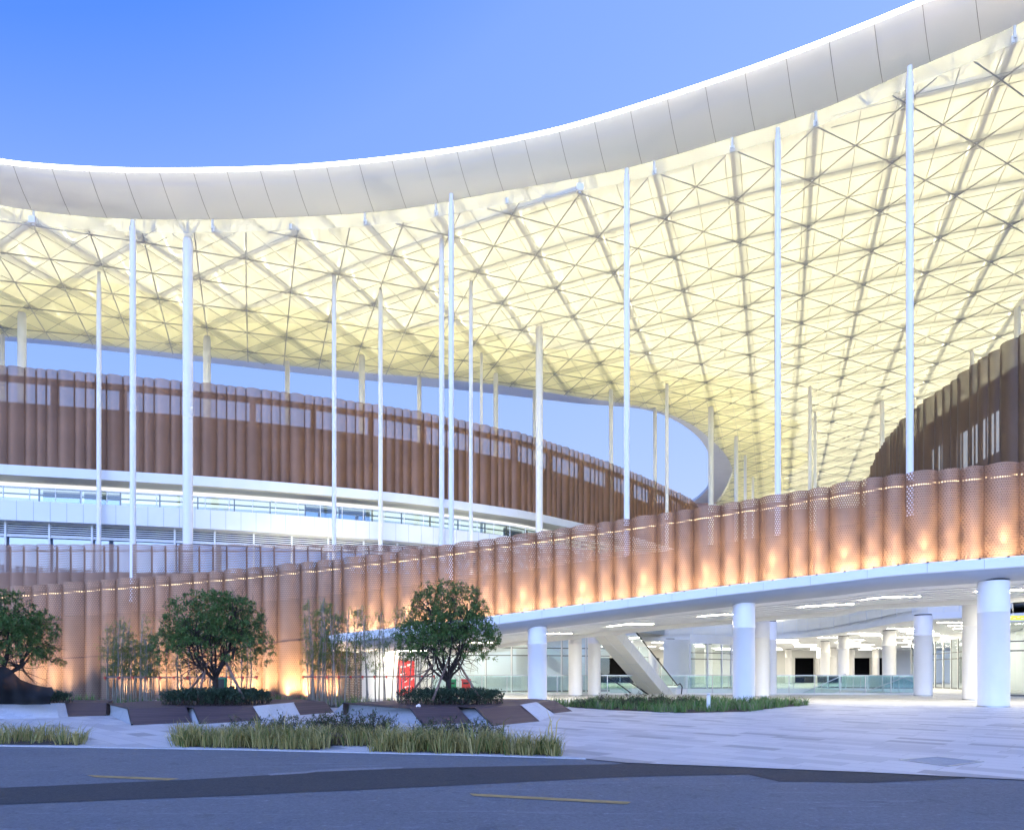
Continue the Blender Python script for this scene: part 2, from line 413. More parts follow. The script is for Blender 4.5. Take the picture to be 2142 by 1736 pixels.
flat_strip('road_scar', [(560, 1617.5), (640, 1612.5), (670, 1608.5), (760, 1605), (845, 1603)], [(565, 1621), (638, 1616.5), (662, 1613.5), (760, 1609.5), (840, 1606.5)], M['asphalt_scar'], -0.006)
flat_strip('road_marking', [(181, 1620), (376, 1627.5)], [(200, 1624.5), (350, 1631.2)], M['yellow'], -0.006)
flat_strip('road_marking', [(982, 1658.5), (1320, 1676)], [(990, 1663.5), (1312, 1681)], M['yellow'], -0.006)
kb = MB()
for (x0, y0), (x1, y1) in zip(EDGE[:6], EDGE[1:6]):
    kb.grid([[(x0, y0, 0.004), (x1, y1, 0.004)], [(x0 + .03, y0 + .14, 0.004), (x1 + .03, y1 + .14, 0.004)]])
    kb.grid([[(x0, y0, -0.02), (x1, y1, -0.02)], [(x0, y0, 0.004), (x1, y1, 0.004)]])
tag(kb.build('kerb', M['kerb']), kind='structure')
mb = MB(); q = [G(1882, 1588, .004), G(1960, 1582, .004), G(2056, 1592, .004), G(1982, 1602, .004)]
mb.poly(list(reversed(q)))
hatch = tag(mb.build('access_hatch', M['concrete']), 'square grey metal access hatch set flush into the pale plaza paving', 'access hatch')
h2 = MB()
for a, b in zip(q, q[1:] + q[:1]): h2.bar(a + Vector((0, 0, .003)), b + Vector((0, 0, .003)), 0.035, 0.006)
h2.build('hatch_frame', M['steel'], hatch)
# sunken court
px0, px1, py0, py1 = PIT; pd = -4.2
mb = MB()
for a, b in (((px0, py0), (px1, py0)), ((px1, py0), (px1, py1)), ((px1, py1), (px0, py1)), ((px0, py1), (px0, py0))):
    mb.poly([(a[0], a[1], pd), (b[0], b[1], pd), (b[0], b[1], -0.005), (a[0], a[1], -0.005)])
mb.poly([(px0, py0, pd), (px1, py0, pd), (px1, py1, pd), (px0, py1, pd)])
tag(mb.build('sunken_court', M['warmwhite']), kind='structure')

# ---------------------------------------------------------------- the great roof
VIN = [(-200, 385), (0, 430), (176, 453), (400, 460), (700, 450), (850, 436), (1000, 410), (1310, 352), (1540, 286), (1720, 229), (1900, 150), (2142, 46), (2350, -60)]
VOUT = [(-200, 300), (0, 342), (150, 356), (330, 361), (600, 355), (800, 338), (1000, 310), (1200, 267), (1500, 173), (1700, 101), (1950, 0), (2142, -88), (2350, -200)]
us = [-200 + 2550 * k / 170 for k in range(171)]
outer_lip = [RP(u, smooth_tab(VOUT, u), 1.7) for u in us]
def sh(u): return 40 - 22 * u / 1800
outer_in = [RP(u + sh(u), smooth_tab(VIN, u + sh(u)), 0.6) for u in us]
# carry both edges on beyond the picture
def extend(lst, head, tail): return [Vector(p) for p in head] + lst + [Vector(p) for p in tail]
e0, l0 = outer_in[0], outer_lip[0]; e1, l1 = outer_in[-1], outer_lip[-1]
hd = Vector((-4.5, -2.6, 0)); tl = Vector((3.0, -6.2, 0))
outer_in = extend(outer_in, [e0 + hd * k for k in (6, 5, 4, 3, 2, 1)], [e1 + tl * k for k in (1, 2, 3)])
outer_lip = extend(outer_lip, [l0 + hd * k for k in (6, 5, 4, 3, 2, 1)], [l1 + tl * k for k in (1, 2, 3)])
NS = len(outer_in)
OPEN_IN = [(-260, 662), (0, 688), (200, 707), (600, 752), (1000, 789), (1200, 818), (1338, 840), (1428, 868), (1481, 904), (1518, 943), (1532, 973), (1530, 992), (1515, 1026), (1496, 1052)]
OPEN_LIP = [(-260, 684), (0, 712), (200, 731), (600, 778), (1000, 820), (1200, 843), (1338, 855), (1405, 876), (1450, 905), (1476, 935), (1484, 965), (1483, 1015), (1462, 1041), (1445, 1052)]
op_in = catmull([RP(u, v, 0.3) for u, v in OPEN_IN], 6)
op_lip = catmull([RP(u, v, 0.6) for u, v in OPEN_LIP], 6)
roof_poly = [(p.x, p.y) for p in outer_in] + [(90, 10), (98, 140), (40, 142)] + [(p.x, p.y) for p in reversed(op_in)] + [(-75, 58)]
def inside(x, y):
    c = False; n = len(roof_poly); j = n - 1
    for i in range(n):
        xi, yi = roof_poly[i]; xj, yj = roof_poly[j]
        if (yi > y) != (yj > y) and x < (xj - xi) * (y - yi) / (yj - yi) + xi: c = not c
        j = i
    return c
def clip(a, b):
    ia, ib = inside(a.x, a.y), inside(b.x, b.y)
    if ia and ib: return a, b
    if not ia and not ib: return None
    if not ia: r = clip(b, a); return (r[1], r[0]) if r else None
    lo, hi = 0.0, 1.0
    for _ in range(12):
        m = (lo + hi) / 2; p = a.lerp(b, m)
        if inside(p.x, p.y): lo = m
        else: hi = m
    return a, a.lerp(b, lo)
roof = thing('canopy_roof', 'vast pale yellow lit membrane canopy on white space trusses with a bright white rim', 'canopy roof', (0, 60, 31))
DEP = 2.5
mb = MB()
rp3 = [Vector((x, y, ZL(x) + DEP + .3)) for x, y in roof_poly]
for t in tessellate_polygon([[Vector((x, y, 0)) for x, y in roof_poly]]):
    a, b, c = (rp3[i] for i in t)
    mb.poly([a, b, c])
mb.build('membrane', M['membrane'], roof)
# soffit panels of the outer rim, with open joints
mb = MB(); led = MB(); cyc = MB(); sj = MB()
acc = 0.0; cutp = [0.0]
S = [0.0]
for k in range(1, NS): S.append(S[-1] + (outer_in[k] - outer_in[k-1]).length)
ci = Curve(outer_in); 
def at_list(lst, s):
    k = 0
    lo, hi = 0, NS - 1
    while hi - lo > 1:
        m = (lo + hi) // 2
        if S[m] <= s: lo = m
        else: hi = m
    t = (s - S[lo]) / max(1e-6, S[hi] - S[lo])
    return lst[lo].lerp(lst[hi], t)
pan = 2.15; s = 0.0; npan = int(S[-1] / pan)
for k in range(npan):
    s0, s1 = k * pan, (k + 1) * pan
    rows = []
    for q in range(7):
        w = q / 6
        row = []
        for ss in (s0, (s0 + s1) / 2, s1):
            a, b = at_list(outer_in, ss), at_list(outer_lip, ss)
            p = a.lerp(b, w); p.z += -0.42 * w * (1 - w) * 1.6 ; row.append(p)
        rows.append(row)
    mb.grid(rows)
    for q in range(6): sj.bar(rows[q][0] - Vector((0, 0, .006)), rows[q + 1][0] - Vector((0, 0, .006)), .022, .012)
mb.build('soffit_panels', M['soffit'], roof, True)
sj.build('soffit_joints', M['recess'], roof)
top = [p + Vector((0, 0, .27)) for p in outer_lip]
back = [p.lerp(q, .04) + Vector((0, 0, .27)) for p, q in zip(outer_lip, outer_in)]
b2 = [p.lerp(q, .04) + Vector((0, 0, .004)) for p, q in zip(outer_lip, outer_in)]
led.grid([outer_lip, top]); led.grid([top, back])
led.build('rim_light', M['led'], roof)
cyc.grid([[p + Vector((0, 0, .28)) for p in outer_lip], [Vector((p.x, p.y, ZL(p.x) + DEP + .5)) for p in outer_in]])
cyc.build('rim_top', M['white'], roof)
mb = MB(); mb.grid([op_in, op_lip]); mb.build('opening_soffit', M['white'], roof)
mb = MB(); mb.grid([op_lip, [p + Vector((0, 0, .5)) for p in op_lip], [Vector((p.x, p.y, ZL(p.x) + DEP + .5)) for p in op_in]]); mb.build('opening_rim', M['greymetal'], roof)

A_DX, A_DY, A_ST, B_ST = .36, .93, 4.7, 4.2
def node(i, j):
    s = B_ST * i
    return Vector((s + j * A_ST * A_DX, 44 - .42 * s + .00275 * s * s + j * A_ST * A_DY, 0))
def lz(p, dz=0.0): return Vector((p.x, p.y, ZL(p.x) + dz))
I0, I1, J0, J1 = -22, 24, -16, 30
def sees(p): return abs(p.x) < p.y * 0.80 + 4 and p.y < 138
def webs(mw, a, b, vert):
    m = (a + b) / 2
    mw.tube(lz(m, .1), lz(m, DEP), .055, n=5)
    mw.tube(lz(a, DEP), lz(m, .1), .06, n=5); mw.tube(lz(b, DEP), lz(m, .1), .06, n=5)
    if vert: mw.tube(lz(a, 0), lz(a, DEP), .075, n=5)
strips = []
for i in range(I0, I1 + 1):
    lo, up, wb, rod = MB(), MB(), MB(), MB(); run = []
    for j in range(J0, J1):
        a, b = node(i, j), node(i, j + 1)
        c = clip(a, b)
        if not c or not (sees(a) or sees(b)):
            if run: strips.append((run[0], run[-1])); run = []
            continue
        a2, b2 = c
        if not run: run = [a2]
        run.append(b2)
        ra = rb = 0
        lo.bar(lz(a2, ra), lz(b2, rb), .25, .32); up.bar(lz(a2, DEP), lz(b2, DEP), .2, .2)
        for sd in (-.42, .42):
            o = Vector((.93 * sd, -.36 * sd, 0)); rod.tube(lz(a2 + o, -.31), lz(b2 + o, -.31), .02, n=4)
        if (b2 - a2).length > 1.5: webs(wb, a2, b2, True)
        if (a - a2).length < .01:
            lo.box(lz(a, -.02), .42, .42, .42); lo.tube(lz(a, -.33), lz(a, .15), .11, n=8, cap=True)
    if run: strips.append((run[0], run[-1]))
    if lo.f:
        t = lo.build('truss', M['truss'], roof)
        up.build('upper_chord', M['truss'], t)
        if wb.f: wb.build('web_members', M['truss'], t)
        rod.build('edge_rods', M['thin'], t)
for j in range(J0, J1 + 1):
    lo, up, wb, rod = MB(), MB(), MB(), MB()
    for i in range(I0, I1):
        a, b = node(i, j), node(i + 1, j)
        c = clip(a, b)
        if not c or not (sees(a) or sees(b)): continue
        a2, b2 = c
        ra, rb = (0.003 if (a2 - a).length < .01 else .75), (0.003 if (b2 - b).length < .01 else .75)
        if (b2 - a2).length < 1.6: continue
        if ra + rb < .1 or a2.y > 56: lo.bar(lz(a2, ra), lz(b2, rb), .21, .28)
        up.bar(lz(a2, DEP + .003), lz(b2, DEP + .003), .17, .17)
        for sd in (-.42, .42):
            o = Vector((.36 * sd, .93 * sd, 0)); rod.tube(lz(a2 + o, -.31), lz(b2 + o, -.31), .02, n=4)
        if (b2 - a2).length > 1.5: webs(wb, a2, b2, False)
        n0, n1 = node(i, j) + (node(i, j + 1) - node(i, j)) / 2, node(i + 1, j) + (node(i + 1, j + 1) - node(i + 1, j)) / 2
        c = clip(n0, n1)
        if c: wb.bar(lz(c[0], DEP + .08), lz(c[1], DEP + .08), .09, .12)
    if lo.f:
        t = lo.build('truss', M['truss'], roof)
        up.build('upper_chord', M['truss'], t)
        if wb.f: wb.build('web_members', M['truss'], t)
        rod.build('edge_rods', M['thin'], t)
for i in range(I0, I1):
    x_ = MB()
    for j in range(J0, J1):
        a, b, c, d = node(i, j), node(i+1, j), node(i+1, j+1), node(i, j+1)
        if not (sees(a) or sees(c)): continue
        for p, q, r in ((a, c, .043), (b, d, .043), ((a+b)/2, (c+d)/2, .022), ((a+d)/2, (b+c)/2, .022)):
            k = clip(p, q)
            if k: x_.tube(lz(k[0], -.33), lz(k[1], -.33), r, n=4)
    if x_.f: x_.build('cross_bracing', M['thin'], roof)
film_mat = film('inner_film', (0.92, 0.91, 0.82), .74, .46)
edge_mats = [film('edge_film', (0.94, 0.91, 0.70), .88, t) for t in (.12, .24, .40)]
mb = MB(); r3 = [Vector((x, y, ZL(x) - .25)) for x, y in roof_poly]
for t in tessellate_polygon([[Vector((x, y, 0)) for x, y in roof_poly]]): mb.poly([r3[i] for i in t])
mb.build('lower_film', film_mat, roof)
mb = MB(); mb.grid([[Vector((p.x, p.y, ZL(p.x) - .25)) for p in outer_in], [Vector((p.x, p.y, p.z - .002)) for p in outer_in]]); mb.build('rim_gap_dimmer', film('rim_gap_dimmer', (.62, .62, .58), .45, .58), roof)  # added grey film that dims the bright gap under the rim
oc = Curve(op_in)
for q, (d0, d1) in enumerate(((0, 4.6), (4.6, 7.2), (7.2, 9.6))):
    mb = MB(); rr = [[], []]
    for k in range(121):
        s_ = oc.L * k / 120; n_ = oc.nrm(s_); wob = 1 + .1 * math.sin(s_ * .45)
        for w_, row in ((d0, rr[0]), (d1, rr[1])):
            p = oc.at(s_) + n_ * (w_ * wob); p.z = ZL(p.x) - .262; row.append(p)
    mb.grid(rr); mb.build('edge_film', edge_mats[q], roof)
# strip luminaires lying on the lower chords and throwing light up on the membrane
POW_STRIP = 8.6
for a, b in strips:
    L = (b - a).length
    if L < 5: continue
    a, b = a + (b - a) * (1.3 / L), b - (b - a) * (1.3 / L); L -= 2.6
    ld = bpy.data.lights.new('chord_strip_light', 'AREA'); ld.shape = 'RECTANGLE'; ld.size = L - .6; ld.size_y = .14
    ld.color = (1.0, 0.95, 0.72); ld.energy = POW_STRIP * L
    lo_ = bpy.data.objects.new('chord_strip_light', ld); COL.objects.link(lo_)
    d = lz(b) - lz(a); d.normalize(); y = Vector((0, 0, 1)).cross(d).normalized(); z = -Vector((0, 0, 1)); y = z.cross(d).normalized(); z = d.cross(y)
    mat = Matrix((d, y, z)).transposed().to_4x4(); mat.translation = lz((a + b) / 2, .22)
    lo_.matrix_world = mat

# ---------------------------------------------------------------- roof columns
COLS = [  # u, width, top v, foot z, forced depth, label
 (207, 9, 590, 6, 48.4, 'slim white column close before the left drum building, first of the front columns'),
 (278, 12, 470, 6, None, 'slim white column just left of the thickest column, reaching up to the rim'),
 (393, 20, 495, 6, None, 'thickest white column on the left, branching into struts at the rim'),
 (699, 9, 570, 6, None, 'lone slim white column midway between the thickest column and the central cluster'),
 (796, 9, 600, 6, None, 'slim white column left of the central cluster, ending mid-roof'),
 (924, 11, 497, 6, None, 'shorter front column of the close central pair'),
 (944, 11, 415, 6, None, 'tall slim white column at the centre reaching the rim'),
 (985, 8, 585, 6, None, 'slim white column right of the close central pair'),
 (1007, 6, 735, 6, None, 'thinnest white column of the central cluster'),
 (1128, 15, 680, 6, None, 'stout cream column in the middle of the canopy'),
 (1311, 12, 363, 6, None, 'tall slim white column by the right end of the left drum, reaching the rim'),
 (1627, 12, 278, 6, None, 'tall slim white column in the open middle between the two drums'),
 (1903, 14, 150, 6, None, 'tall slim white column in front of the right dark drum'),
 (1278, 9, 812, 6, None, 'cream column close beside the tall one at the right end of the left drum'),
 (1395, 7, 800, 6, None, 'thin cream column in front of the roof opening'),
 (1487, 11, 848, 6, None, 'cream column at the curved end of the roof opening'),
 (1370, 8, 855, 15, 77.6, 'yellow column inside the roof opening rim, behind the end of the left drum'),
 (1540, 8, 910, 6, None, 'distant cream column just right of the roof opening'),
 (1559, 6, 950, 6, None, 'second distant cream column right of the roof opening'),
 (1575, 5, 995, 6, None, 'farthest and smallest cream column right of the roof opening'),
 (1694, 7, 806, 6, None, 'distant cream column between the drums, left of a close pair'),
 (1705, 6, 860, 6, None, 'distant cream column between the drums, right of a close pair'),
 (1845, 9, 835, 6, None, 'pale cream column beside the left edge of the dark drum'),
 (2128, 12, 640, 20, None, 'cream column rising behind the top of the dark drum at the right picture edge'),
 (2033, 7, 730, 20, None, 'thin cream column rising behind the top of the dark drum'),
 (5, 9, 695, 20, None, 'yellow column behind the left drum at the left picture edge'),
 (46, 16, 650, 20, None, 'stout cream column rising behind the left drum near the left picture edge'),
 (433, 15, 700, 20, None, 'stout cream column behind the left drum, right of the thickest column'),
 (601, 10, 752, 20, None, 'yellow column behind the left drum between two white columns'),
 (757, 13, 740, 20, None, 'stout cream column behind the left drum, left of the central cluster'),
 (877, 9, 782, 20, None, 'yellow column behind the left drum just left of the central pair'),
 (1037, 10, 778, 18, None, 'cream column behind the left drum just right of the central cluster'),
 (1118, 8, 812, 18, None, 'yellow column half hidden behind the stout central column'),
]
for u, w, v, zb, yf, lab in COLS:
    top = RP(u, v, -.1) if yf is None else P(u, v, yf)
    r = w / F * top.y / 2
    o = thing('roof_column', lab, 'column', (top.x, top.y, zb), 'slender columns carrying the canopy roof')
    c0 = Vector((top.x, top.y, 0))
    mb = MB(); zt = top.z
    mb.lathe(c0, [(r * 1.25, zb), (r * 1.25, zb + .12), (r, zb + .16), (r, zt - .5), (r * .8, zt - .1)], 20)
    mb.build('shaft', M['colwhite'], o, True)
    cp = MB(); cp.tube(c0 + Vector((0, 0, zt - .1)), c0 + Vector((0, 0, max(zt + .25, ZL(top.x)))), r * .7, n=10, cap=True)
    if u in (393, 924, 1128, 46, 433):
        for k in range(4):
            a = math.radians(24 + 90 * k)
            e = c0 + Vector((math.cos(a) * 1.3, math.sin(a) * 1.3, zt + 2.3))
            cp.tube(c0 + Vector((0, 0, zt - .15)), e, .09, .07, n=6)
    cp.build('capital', M['truss'], o)

# ---------------------------------------------------------------- wavy screens
def wave_panels(root, cv, s_from, s_to, widths, amp, zb, zt, mat, post_mat=None, rail=None, inset=0.0, nseg=8, lo_wave=True, seam=None):
    """vertical sheets bowed outwards; zb, zt are functions of arc length"""
    s = s_from; k = 0; cuts = []
    while s < s_to - .2:
        w = widths[k % len(widths)]; e = min(s + w, s_to); cuts.append((s, e)); 
        pan = MB(); top, bot, uvt, uvb = [], [], [], []
        A = amp * (e - s)
        for q in range(nseg + 1):
            t = q / nseg; ss = s + (e - s) * t
            of = inset + A * math.sin(math.pi * t ** .85) ** .9 if 0 < t < 1 else inset
            p = cv.off(ss, of); z0, z1 = zb(ss), zt(ss)
            bot.append(Vector((p.x, p.y, z0))); top.append(Vector((p.x, p.y, z1)))
            uvb.append((ss, z0)); uvt.append((ss, z1))
        pan.grid([bot, top], [uvb, uvt])
        o = pan.build('screen_panel', mat, root, True)
        if post_mat:
            pm = MB(); p = cv.off(s, inset - .06)
            pm.box((p.x, p.y, (zb(s) + zt(s)) / 2 - .05), .075, .09, zt(s) - zb(s) - .1, cv.tan(s), -cv.nrm(s))
            if seam:
                pts = [Vector((b.x, b.y, seam(s + (e - s) * q / nseg))) + cv.nrm(s) * .012 for q, b in enumerate(bot)]
                for a, b in zip(pts, pts[1:]): pm.bar(a, b, .02, .045)
            pm.build('post', post_mat, o)
        s = e; k += 1
    return cuts
def band(cv, s0, s1, d0, z0, d1, z1, n=None, zrel=False):
    """ruled band along a curve between two offset/height lines"""
    n = n or max(2, int((s1 - s0) / 1.5)); ss = [s0 + (s1 - s0) * k / n for k in range(n + 1)]
    a, b = [], []
    for s in ss:
        p = cv.at(s); pa = cv.off(s, d0); pb = cv.off(s, d1)
        pa.z = p.z + z0 if zrel else z0; pb.z = p.z + z1 if zrel else z1
        a.append(pa); b.append(pb)
    return [a, b]

# ---------------------------------------------------------------- ramp with its copper screen
RU = [(-520, 39.0, 1.2), (-200, 38.2, 1.65), (60, 37.7, 2.17), (400, 37.2, 2.78), (695, 36.5, 3.42), (939, 35.6, 4.04), (1205, 34.8, 4.81), (1427, 33.8, 5.38), (1614, 32.4, 5.73), (1743, 31.1, 5.88), (1875, 30.1, 6.08), (2142, 28.8, 6.27)]
rpts = [Vector(((u - U0) / F * Y, Y, z)) for u, Y, z in RU] + [Vector((26.5, 26.3, 6.4)), Vector((32, 21, 6.5))]
rc = Curve(catmull(rpts, 8))
def s_of_u(cv, u):
    best, bs = 1e9, 0
    s = 0.0
    while s < cv.L:
        p = cv.at(s); d = abs((p.x / p.y) * F + U0 - u)
        if d < best: best, bs = d, s
        s += .05
    return bs
s_end = s_of_u(rc, 716)      # where the closed wall stops and the bridge begins
SH = 4.09
ramp = thing('entrance_ramp', 'white curved ramp bridge rising to the right, wrapped in uplit perforated copper screens', 'ramp', (0, 36, 0))
wave_panels(ramp, rc, 0.5, s_end, [1.28, .88, .88], .31, lambda s: 0.0, lambda s: rc.at(s).z + SH, M['screen'], M['darkbrown'], seam=lambda s: rc.at(s).z - .05)
cuts = wave_panels(ramp, rc, s_end, rc.L - .3, [1.28, .88, .88], .31, lambda s: rc.at(s).z + .03, lambda s: rc.at(s).z + SH, M['screen'], M['brown'])
# return of the closed wall under the bridge
e0 = rc.at(s_end); en = rc.nrm(s_end); et = rc.tan(s_end)
mb = MB(); rows = [[], []]; uvr = [[], []]
for q in range(25):
    t = q / 24; p = e0 - en * (3.2 * t) + et * (.12 * abs(math.sin(t * math.pi * 4)))
    rows[0].append(Vector((p.x, p.y, 0))); rows[1].append(Vector((p.x, p.y, e0.z - .3))); uvr[0].append((3.2 * t, 0)); uvr[1].append((3.2 * t, e0.z))
mb.grid(rows, uvr); mb.build('return_panel', M['screen'], ramp, True)
mb = MB(); mb.grid(band(rc, .2, s_end - .1, -.9, 0, -.9, 0)); 
g0 = band(rc, .2, s_end - .1, -.75, -9, -.75, 2.35, zrel=True)
for p in g0[0]: p.z = 0.0
mb = MB(); mb.grid(g0); mb.build('backing_wall', M['copper_wall'], ramp)
mb = MB(); mb.grid(band(rc, s_end - .1, rc.L - .3, -.62, .02, -.62, 2.35, zrel=True)); mb.grid(band(rc, s_end - .1, rc.L - .3, -.62, 2.35, -.78, 2.35, zrel=True)); mb.build('parapet', M['copper_wall'], ramp)
mb = MB(); hr = [rc.off(s, -.14, SH - .48) for s in [k * .5 for k in range(1, int(rc.L * 2))]]
for a, b in zip(hr, hr[1:]): mb.bar(a, b, .05, .05)
mb.build('strip_light', M['warm_led'], ramp)
mb = MB(); hr2 = [p + Vector((0, 0, .12)) for p in hr]
for a, b in zip(hr2, hr2[1:]): mb.bar(a, b, .08, .14)
mb.build('top_rail', M['brown'], ramp)
prof = [(-.5, 0.0), (.82, 0.0), (.86, -.03), (.86, -.40), (.80, -.44)]
def prof_mesh(pr, s0, s1, step=.7):
    mb = MB(); n = int((s1 - s0) / step); rows = []
    for d, z in pr: rows.append([rc.off(s0 + (s1 - s0) * k / n, d, z) for k in range(n + 1)])
    mb.grid(rows); return mb
prof_mesh(prof[:5], s_end - .4, rc.L - .3).build('edge_band', M['white'], ramp)
jn = MB(); s = s_end
while s < rc.L - 1:
    jn.bar(rc.off(s, .863, -.03), rc.off(s, .863, -.40), .03, .012, rc.tan(s)); s += 2.15
jn.build('edge_joints', M['thin'], ramp)
prof_mesh([(.80, -.443), (.66, -.60), (.40, -.74), (.05, -.82), (-.45, -.86)], s_end - .4, rc.L - .3).build('edge_fascia', M['greymetal'], ramp, True)
# slatted soffit, solid edge margins
DW = 9.0
prof_mesh([(-.45, -.86), (-1.0, -.87)], s_end - .4, rc.L - .3).build('soffit_margin', M['white'], ramp)
sl = MB(); n = int((rc.L - s_end) / 1.0); d = -1.05
ss = [s_end - .4 + (rc.L - .3 - s_end + .4) * k / n for k in range(n + 1)]
while d > -DW + .6:
    for (da, za, db, zb_) in ((d, -.87, d - .74, -.87), (d, -.70, d, -.87), (d - .74, -.87, d - .74, -.70)):
        sl.grid([[rc.off(s, da, za) for s in ss], [rc.off(s, db, zb_) for s in ss]])
    d -= 1.1
sl.build('soffit_slats', M['white'], ramp)
mb = MB(); mb.grid([[rc.off(s, -1.0, -.69) for s in ss], [rc.off(s, -DW, -.69) for s in ss]]); mb.build('soffit_recess', M['recess'], ramp); mb = MB(); mb.grid([[rc.off(s, .5, -.02) for s in ss], [rc.off(s, -DW, -.02) for s in ss]])  # soffit recess in darker grey, painting the shade between the slats
mb.grid([[rc.off(s, -DW, -.02) for s in ss], [rc.off(s, -DW, -1.1) for s in ss]]); mb.grid([[rc.off(s, -DW, -1.1) for s in ss], [rc.off(s, -DW + .5, -1.1) for s in ss]]); mb.grid([[rc.off(s, -DW + .5, -1.1) for s in ss], [rc.off(s, -DW + .5, -.69) for s in ss]])
mb.build('deck_slab', M['warmwhite'], ramp)
# uplights on the ledge, one at each bow
def uplight(p, aim, power, name, lab, grp, cat='uplight', size=76):
    o = thing(name, lab, cat, p, grp)
    mb = MB(); mb.lathe(p, [(.001, 0), (.045, 0), (.045, .07), (.035, .075), (.035, .06)], 10); mb.build('housing', M['black'], o)
    mb = MB(); mb.lathe(p + Vector((0, 0, .062)), [(.001, 0), (.034, 0)], 10); mb.build('lens', M['lamp_lens'], o)
    ld = bpy.data.lights.new('uplight_lamp', 'SPOT'); ld.energy = power; ld.color = (1.0, .70, .38); ld.spot_size = math.radians(size); ld.spot_blend = .9; ld.shadow_soft_size = .04
    l = bpy.data.objects.new('uplight_lamp', ld); COL.objects.link(l); l.parent = o; l.location = (0, 0, .09)
    l.rotation_euler = (-aim).to_track_quat('Z', 'Y').to_euler()
    return o
POW_FILL = 26.0
POW_UP = 330.0
for a, b in cuts:
    m = (a + b) / 2
    p = rc.off(m, .78, .0); n = rc.nrm(m)
    uplight(p, (Vector((0, 0, 1)) - n * .17).normalized(), POW_UP * (b - a), 'ramp_uplight', 'small warm uplight on the white ledge at the foot of the copper screen', 'uplights along the ramp ledge', size=56)
for q in range(0, len(cuts) - 2, 3):     # added fill strips on the ledge, for a broad glow up the screen
    a, b = rc.off(cuts[q][0], .70, .05), rc.off(cuts[q + 2][1], .70, .05); n = rc.nrm(cuts[q + 1][0]); L = (b - a).length
    o = thing('ledge_fill_strip', 'added slim fill strip on the white ledge brightening the copper screen', 'fill strip', a, 'added fill strips along the ramp ledge')
    mb = MB(); mb.bar(a - Vector((0, 0, .025)), b - Vector((0, 0, .025)), .06, .04); mb.build('housing', M['steel'], o)
    ld = bpy.data.lights.new('ledge_fill_lamp', 'AREA'); ld.shape = 'RECTANGLE'; ld.size = L - .1; ld.size_y = .05; ld.color = (1.0, .72, .42); ld.energy = POW_FILL * L
    l = bpy.data.objects.new('ledge_fill_lamp', ld); COL.objects.link(l); l.parent = o
    x = (b - a).normalized(); zz = -(Vector((0, 0, 1)) - n * .10).normalized(); yy = zz.cross(x).normalized(); zz = x.cross(yy)
    mt = Matrix((x, yy, zz)).transposed().to_4x4(); mt.translation = (a + b) / 2 - a + Vector((0, 0, .005)); l.matrix_local = mt

# ---------------------------------------------------------------- parapet of the upper platform behind the ramp
pc = Curve(catmull([(-52, 44.5, 5.6), (-33, 43.9, 5.6), (-20, 43.9, 5.6), (-8, 44.2, 5.6), (2, 45.2, 5.6), (10, 47, 5.6)], 10))
par = thing('platform_parapet', 'level perforated copper parapet of the upper platform behind the ramp at left', 'parapet', (-20, 44, 5.6))
wave_panels(par, pc, .2, pc.L - .2, [1.28, .88, .88], .31, lambda s: 5.2, lambda s: 9.72, M['screen_lit'], M['brown'])
mb = MB(); mb.grid(band(pc, .2, pc.L - .2, -.5, 5.2, -.5, 8.0)); mb.build('backing_wall', M['copper_lit'], par)
mb = MB(); hr = [pc.off(k * .8, -.12, 3.75) for k in range(1, int(pc.L / .8))]
for a, b in zip(hr, hr[1:]): mb.bar(a, b, .06, .08)
mb.build('top_rail', M['brown'], par)

# ---------------------------------------------------------------- left drum building
ZT = 23.0
LB = [(-420, 722), (-150, 749), (0, 765), (200, 782), (433, 803), (601, 822), (757, 843), (877, 862), (1037, 895), (1118, 915), (1278, 970), (1395, 1020), (1450, 1050)]
lpts = [Vector(((u - U0) / F * Y, Y, 0)) for u, Y in [(u, (ZT - H) * F / (V0 - v)) for u, v in LB]] + [Vector((24.5, 92, 0)), Vector((22, 100, 0))]
lc = Curve(catmull(lpts, 8))
ldrum = thing('drum_building', 'big curved building at left, copper mesh above white balconies and louvres', 'building', (-10, 60, 6))
ZB = 16.05
wave_panels(ldrum, lc, .2, lc.L - .2, [.72, .64, .72, 1.08], .24, lambda s: ZB, lambda s: ZT, M['screen_far'], M['brown'], nseg=6)
Ls, Le = .2, lc.L - .2
mb = MB(); mb.grid(band(lc, Ls, Le, -1.1, ZB - .1, -1.1, 20.9)); mb.grid(band(lc, Ls, Le, -1.1, 20.9, -1.8, 20.9)); mb.build('wall', M['brownwall'], ldrum)
mb = MB()
for z in (18.1, 20.2):
    pts = [lc.off(Ls + (Le - Ls) * k / 90, -.10) for k in range(91)]
    for a, b in zip(pts, pts[1:]): mb.bar((a.x, a.y, z), (b.x, b.y, z), .05, .06)
pts = [lc.off(Ls + (Le - Ls) * k / 90, -.55) for k in range(91)]
for a, b in zip(pts, pts[1:]): mb.bar((a.x, a.y, 22.35), (b.x, b.y, 22.35), .25, .42)
s = 1.0
while s < Le:
    p = lc.off(s, -.7); mb.box((p.x, p.y, 21.4), .42, .42, 1.9, lc.tan(s), -lc.nrm(s))
    q = lc.off(s + 1.6, -.3); mb.bar((q.x, q.y, 22.55), lc.off(s + 1.6, -1.0) + Vector((0, 0, 22.55)), .1, .12)
    s += 4.5
mb.build('crown_frame', M['brown'], ldrum)
mb = MB(); mb.grid(band(lc, Ls, Le, .32, ZB - .02, .32, ZB - .72)); mb.grid(band(lc, Ls, Le, -1.2, ZB - .02, .32, ZB - .02)); mb.grid(band(lc, Ls, Le, .32, ZB - .72, -3.4, ZB - .78)); mb.build('upper_fascia', M['white'], ldrum)
